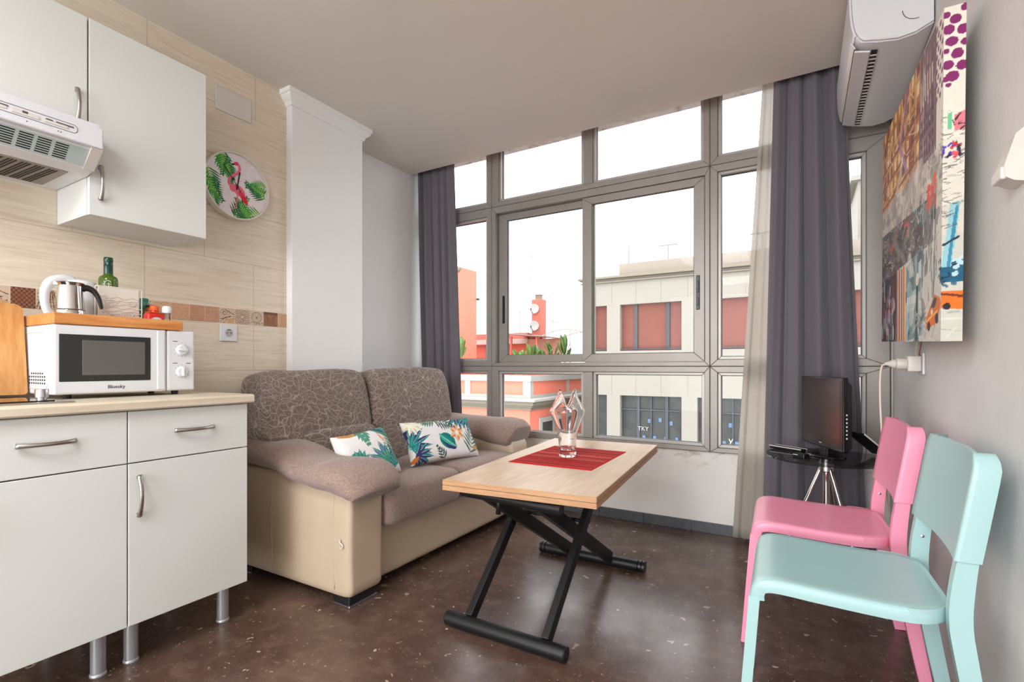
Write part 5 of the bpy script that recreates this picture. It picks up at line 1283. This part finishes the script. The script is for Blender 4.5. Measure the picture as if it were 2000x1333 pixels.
# cream building across the street
FY = 17.5
t = thing('apartment_building', 'cream clad building with terracotta blinds opposite the right half of the window', 'building', (1, 21, -12))
bays = [(-6.75, -6.19)]+[(-5.69+2.66*k, -3.54+2.66*k) for k in range(5)]
pil = [(-7.05, -6.75)]+[(a[1], b[0]) for a, b in zip(bays, bays[1:])]+[(bays[-1][1], 9.0)]
bm = BM()
for a, b in pil: box(bm, a, b, FY, FY+.5, -12, 3.24)
for z0, z1 in ((-5.6, -1.95), (-.04, 1.57), (3.24, 4.2), (-12, -7.4)): box(bm, -7.05, 9, FY-.001, FY+.5, z0, z1)
box(bm, -7.05, -6.9, FY, 26, -12, 4.2); box(bm, -6.9, 9, FY+.6, 26, -12, 4.1)
obj('wall', bm, m_cream, t)
bm = BM(); x = -6.9
while x < 9:
    for z0, z1 in ((3.27, 4.15), (0, 1.5)): box(bm, x, x+.012, FY-.004, FY, z0, z1)
    x += .89
obj('cladding_joint', bm, m_ledge, t)
bm = BM(); box(bm, -7.25, 9, FY-.22, FY+.5, 4.2, 4.28, .01, 1); box(bm, -7.18, 9, FY-.12, FY+.5, 4.06, 4.12, .01, 1)
obj('cornice', bm, m_ledge, t)
bm = BM(); box(bm, -5.82, 9, FY+.3, FY+.5, 4.28, 4.78); obj('parapet', bm, m_creamw, t)
for a, b in bays:
    w_ = obj('window', rb(a, b, FY+.22, FY+.30, 1.57, 3.24, 0), m_blind, t)
    w2 = obj('window', rb(a, b, FY+.22, FY+.30, -1.95, -.04, 0), m_shop, t)
    obj('window_rail', rb(a, b, FY+.02, FY+.08, 1.60, 1.645, .01, 1), m_mull, w_)
    if b-a > 1:
        bm = BM()
        for k in (.53, 1.66): box(bm, a+k-.06, a+k+.06, FY+.16, FY+.22, 1.57, 3.24)
        obj('mullion', bm, m_mull, w_)
        bm = BM()
        for k in (.62, 1.08, 1.62): box(bm, a+k-(.05 if k != 1.08 else .02), a+k+(.05 if k != 1.08 else .02), FY+.16, FY+.22, -1.95, -.04)
        box(bm, a, b, FY+.15, FY+.22, -.56, -.52); obj('mullion', bm, m_mull, w2)
        bm = BM(); r = np.random.default_rng(3)
        for k in range(7):
            xx = a+.75+.2*k*.95; zz = -.80-.05*(k % 3) if k % 2 else -1.45
            box(bm, xx, xx+.12, FY+.205, FY+.215, zz-.16, zz, .02)
        obj('window_display', bm, M('blue_white_papers', srgb(84, 108, 132), .6), w2)  # reflections on the shop glass, drawn as small bluish boxes
        if abs(a+5.69) < .1: obj('sign_lettering', text_mesh('TKY', .21, axes((a+.80, FY+.15, -1.22), (1, 0, 0), (0, 0, 1)), .004), m_extw, w2)
        if abs(a+3.03) < .1: obj('sign_lettering', text_mesh('y', .34, axes((a+1.02, FY+.14, -1.42), (1, 0, 0), (0, 0, 1)), .004), m_extw, w2)
# penthouse block further along the same roof
t = thing('penthouse', 'pale set back penthouse on the cream building seen past the right curtain', 'building', (5, 23, 4.1))
bm = BM(); box(bm, 1.6, 9, 20, 25, 4.1, 7.15); box(bm, 1.4, 9, 19.8, 25.2, 7.15, 7.3); obj('wall', bm, m_cream, t)
obj('window', rb(2.2, 8.4, 19.95, 20.02, 5.1, 6.2, 0), M('grey_window_band', srgb(110, 117, 120), .4), t)
# roof masts
def mast(x, y, z0, z1, label, bars, r_=.03):
    t = thing('rooftop_antenna', label, 'antenna', (x, y, z0))
    obj('mast', tube([(x, y, z0), (x, y, z1)], r_, 8), m_mast, t)
    for z, L, a in bars: obj('crossbar', tube([(x-L*math.cos(R(a)), y-L*math.sin(R(a)), z), (x+L*math.cos(R(a)), y+L*math.sin(R(a)), z)], r_*.85, 8), m_mast, t)
mast(-5.5, FY+.4, 4.76, 5.42, 'bare metal rod on the cream parapet', [])
mast(-4.08, FY+.4, 4.76, 5.30, 'T shaped metal antenna on the cream parapet', [(5.30, .33, 0)])
mast(-1.1, FY+.4, 4.76, 5.32, 'T shaped antenna seen beside the sheer curtain', [(5.32, .36, 0)])

# coral building
CXX, CYY = -9.13, 17.0
t = thing('coral_building', 'coral painted building with white panel mouldings and a roof terrace', 'building', (-15, 21, -12))
bm = BM(); box(bm, -26, CXX, CYY, 24, -12, .55); obj('wall', bm, m_coral, t)
bm = BM()
box(bm, -26, CXX+.10, CYY-.10, CYY, .42, .66); box(bm, CXX, CXX+.10, CYY, 24, .42, .66)
box(bm, -26, CXX+.06, CYY-.06, CYY, -.30, -.12); box(bm, CXX, CXX+.06, CYY, 24, -.30, -.12)
box(bm, CXX-.28, CXX+.05, CYY-.05, CYY+.2, -.3, .5); 
for x in (-12.2, -15.6, -19): box(bm, x, x+.28, CYY-.05, CYY, -.3, .5)
for y in (20.45, 23.4): box(bm, CXX, CXX+.05, y, y+.22, -.3, .5)
obj('panel_moulding', bm, m_extw, t)
bm = BM(); box(bm, -26, CXX+.42, CYY-.42, CYY, -.36, -.24, .02, 1); box(bm, CXX, CXX+.42, CYY, 24, -.36, -.24, .02, 1); obj('ledge_top', bm, m_extw, t)
bm = BM()
for k, (e, z0, z1) in enumerate(((.30, -.50, -.36), (.20, -.58, -.50), (.10, -.70, -.58))):
    box(bm, -26, CXX+e, CYY-e, CYY, z0, z1); box(bm, CXX, CXX+e, CYY, 24, z0, z1)
obj('ledge', bm, m_ledge, t)
for (a, b) in ((-12.75, -11.75), (-10.9, -9.95), (-15.5, -14.5)):
    f = obj('window', rb(a, b, CYY-.06, CYY, -2.9, -1.22, .01, 1), m_extw, t); obj('pane', rb(a+.14, b-.14, CYY-.065, CYY-.055, -2.8, -1.36, 0), m_shop, f)
for (a, b) in ((17.75, 19.1), (20.3, 21.5)):
    f = obj('window', rb(CXX, CXX+.07, a, b, -2.9, -1.06, .01, 1), m_extw, t); obj('pane', rb(CXX+.065, CXX+.075, a+.22, b-.22, -2.9, -1.26, 0), m_shop, f)
t = thing('roof_tower', 'tall plain coral stair tower at the left of the view', 'building', (-15.5, 19.6, .55))
bm = BM(); box(bm, -17, -14, 18.9, 20.45, .5, 5.73); box(bm, -17, -14, 18.1, 18.9, .5, 5.27); obj('wall', bm, m_coral, t)
obj('drain_elbow', tube([(-14, 18.98, 5.6), (-13.9, 18.9, 5.62), (-13.95, 18.82, 5.5)], .09, 10), m_ledge, t, True)
obj('bracket', rb(-14.0, -13.86, 20.43, 20.55, 4.3, 4.4, .01, 1), m_mull, t)
t = thing('penthouse', 'low coral penthouse with white fascia behind the terrace plants', 'building', (-15.5, 27, .55))
bm = BM(); box(bm, -19, -13.1, 24.4, 25.6, .5, 2.85); obj('wall', bm, m_coral2, t)
obj('fascia', rb(-19.2, -13.02, 23.95, 24.4, 2.26, 2.54, .01, 1), m_extw, t)
bm = BM(); box(bm, -19, -13.1, 24.1, 24.4, 2.54, 2.88); obj('roof_upstand', bm, m_coral2, t)
obj('door_window', rb(-16.0, -15.1, 24.34, 24.42, .6, 2.2, 0), m_shop, t)
m4 = Matrix.Translation((-12.2, 22.6, 2.58)) @ Matrix.Rotation(R(5), 4, 'Y')
t2 = obj('canopy', box(BM(), -1.1, 1.15, -.6, 1.8, 0, .05, .01, 1, 0, m4), m_lgrey, t)
obj('canopy_wall', rb(-13.1, -11.1, 24.0, 24.2, .5, 2.5, 0), M('pale_pink_wall', srgb(170, 141, 127), .8), t)
for x in (-13.1, -11.6): obj('post', rb(x, x+.1, 22.2, 22.3, .5, 2.55, 0), m_coral2, t)
t = thing('pergola', 'pale arched canopy frame at the end of the coral terrace', 'pergola', (-10.5, 25.5, .5))
for yy in (24, 26.5):
    obj('arch', tube([(-12.4+3.2*s, yy, 2.55+.42*math.sin(PI*s)) for s in np.linspace(0, 1, 14)], .03, 8), m_extw, t, True)
for x in (-12.3, -10.5, -9.3): obj('post', tube([(x, 24, .5), (x, 24, 2.55+.42*math.sin(PI*(x+12.4)/3.2))], .03, 8), m_extw, t)
t = thing('chimney', 'square coral chimney with pale cap above the penthouse', 'chimney', (-12.6, 24.6, 2.0))
obj('shaft', rb(-12.93, -12.30, 24.25, 24.85, 2.0, 4.72, .05, 2), m_coral2, t); obj('cap', rb(-12.78, -12.46, 24.4, 24.7, 4.72, 4.95, .01, 1), m_ledge, t); obj('cap_slab', rb(-12.82, -12.42, 24.36, 24.74, 4.95, 5.0, .01, 1), m_extw, t)
for z, lab in ((4.16, 'white satellite dish, upper one on the chimney'), (3.22, 'white satellite dish, lower one on the chimney')):
    t = thing('satellite_dish', lab, 'satellite dish', (-12.72, 24.1, z), group='satellite dishes on the chimney')
    b = lathe([(.0001, .0), (.10, .008), (.20, .03), (.28, .065), (.285, .06), (.2, .02), (.0001, -.012)], 32); bmesh.ops.transform(b, matrix=axes((-12.72, 24.16, z), (.9, .35, 0), (0, .25, 1)), verts=b.verts)
    obj('reflector', b, m_extw, t, True)
    obj('feed_arm', tube([(-12.74, 24.1, z-.26), (-12.70, 23.75, z-.08)], .015, 6), m_mull, t); obj('feed_horn', tube([(-12.70, 23.75, z-.10), (-12.70, 23.78, z+.0)], .035, 10), m_mull, t)
mast(-13.79, 24.5, 2.8, 4.15, 'small aerial to the left of the chimney', [(4.12, .22, 0), (4.02, .15, 0)], .022)
mast(-11.73, 24.5, 2.5, 3.55, 'small aerial to the right of the chimney', [(3.52, .20, 0), (3.42, .26, 0)], .022)
mast(-12.98, 24.3, 2.8, 7.4, 'very tall thin aerial beside the coral chimney', [(7.3, .24, 0), (7.1, .18, 30), (6.4, .08, 0), (5.9, .08, 0)], .024)
# terrace plants
def leafy(x, y, z0, h, n, sp, seed, label):
    r = np.random.default_rng(seed); t = thing('potted_plant', label, 'plant', (x, y, z0))
    obj('pot', lathe([(.16, 0), (.22, .36), (.24, .38), (.22, .40), (.20, .36), (.0001, .34)], 20, (x, y, z0)), m_pot, t, 40)
    bm = BM()
    for i in range(n):
        a = r.random()*2*PI; L = h*r.uniform(.55, 1.0); out = sp*r.uniform(.25, 1.); base = Vector((x, y, z0+.34))
        tip = base+Vector((math.cos(a)*out, math.sin(a)*out, L)); mid = base+Vector((math.cos(a)*out*.25, math.sin(a)*out*.25, L*.62)); side = Vector((-math.sin(a), math.cos(a), 0)); wd = r.uniform(.09, .15)
        rings = []
        for k in range(11):
            s = k/10; p = base*(1-s)**2+mid*2*s*(1-s)+tip*s*s; q = .012 if s < .42 else wd*math.sin(PI*min(1, (s-.40)/.6))**.7+.004
            rings.append([tuple(p-side*q), tuple(p+Vector((0, 0, -.02))), tuple(p+side*q), tuple(p+Vector((0, 0, .012)))])
        loft(bm, rings)
    obj('foliage', bm, m_leafm, t, True)
leafy(-13.15, 17.9, .55, 1.55, 7, .65, 2, 'banana plant in front of the coral tower')
for k, (x, y, h, lab) in enumerate(((-9.95, 17.6, 1.0, 'low leafy terrace plant nearest the left sash'), (-9.75, 18.3, 1.25, 'light green terrace plant below the satellite dishes'), (-9.5, 18.9, 1.05, 'short terrace plant before the grey canopy'), (-9.55, 19.9, 1.35, 'upright terrace plant in front of the canopy'), (-9.55, 21.2, 1.75, 'tallest terrace plant close to the pergola'))):
    leafy(x, y, .55, h, 9, .5, 20+k, lab)
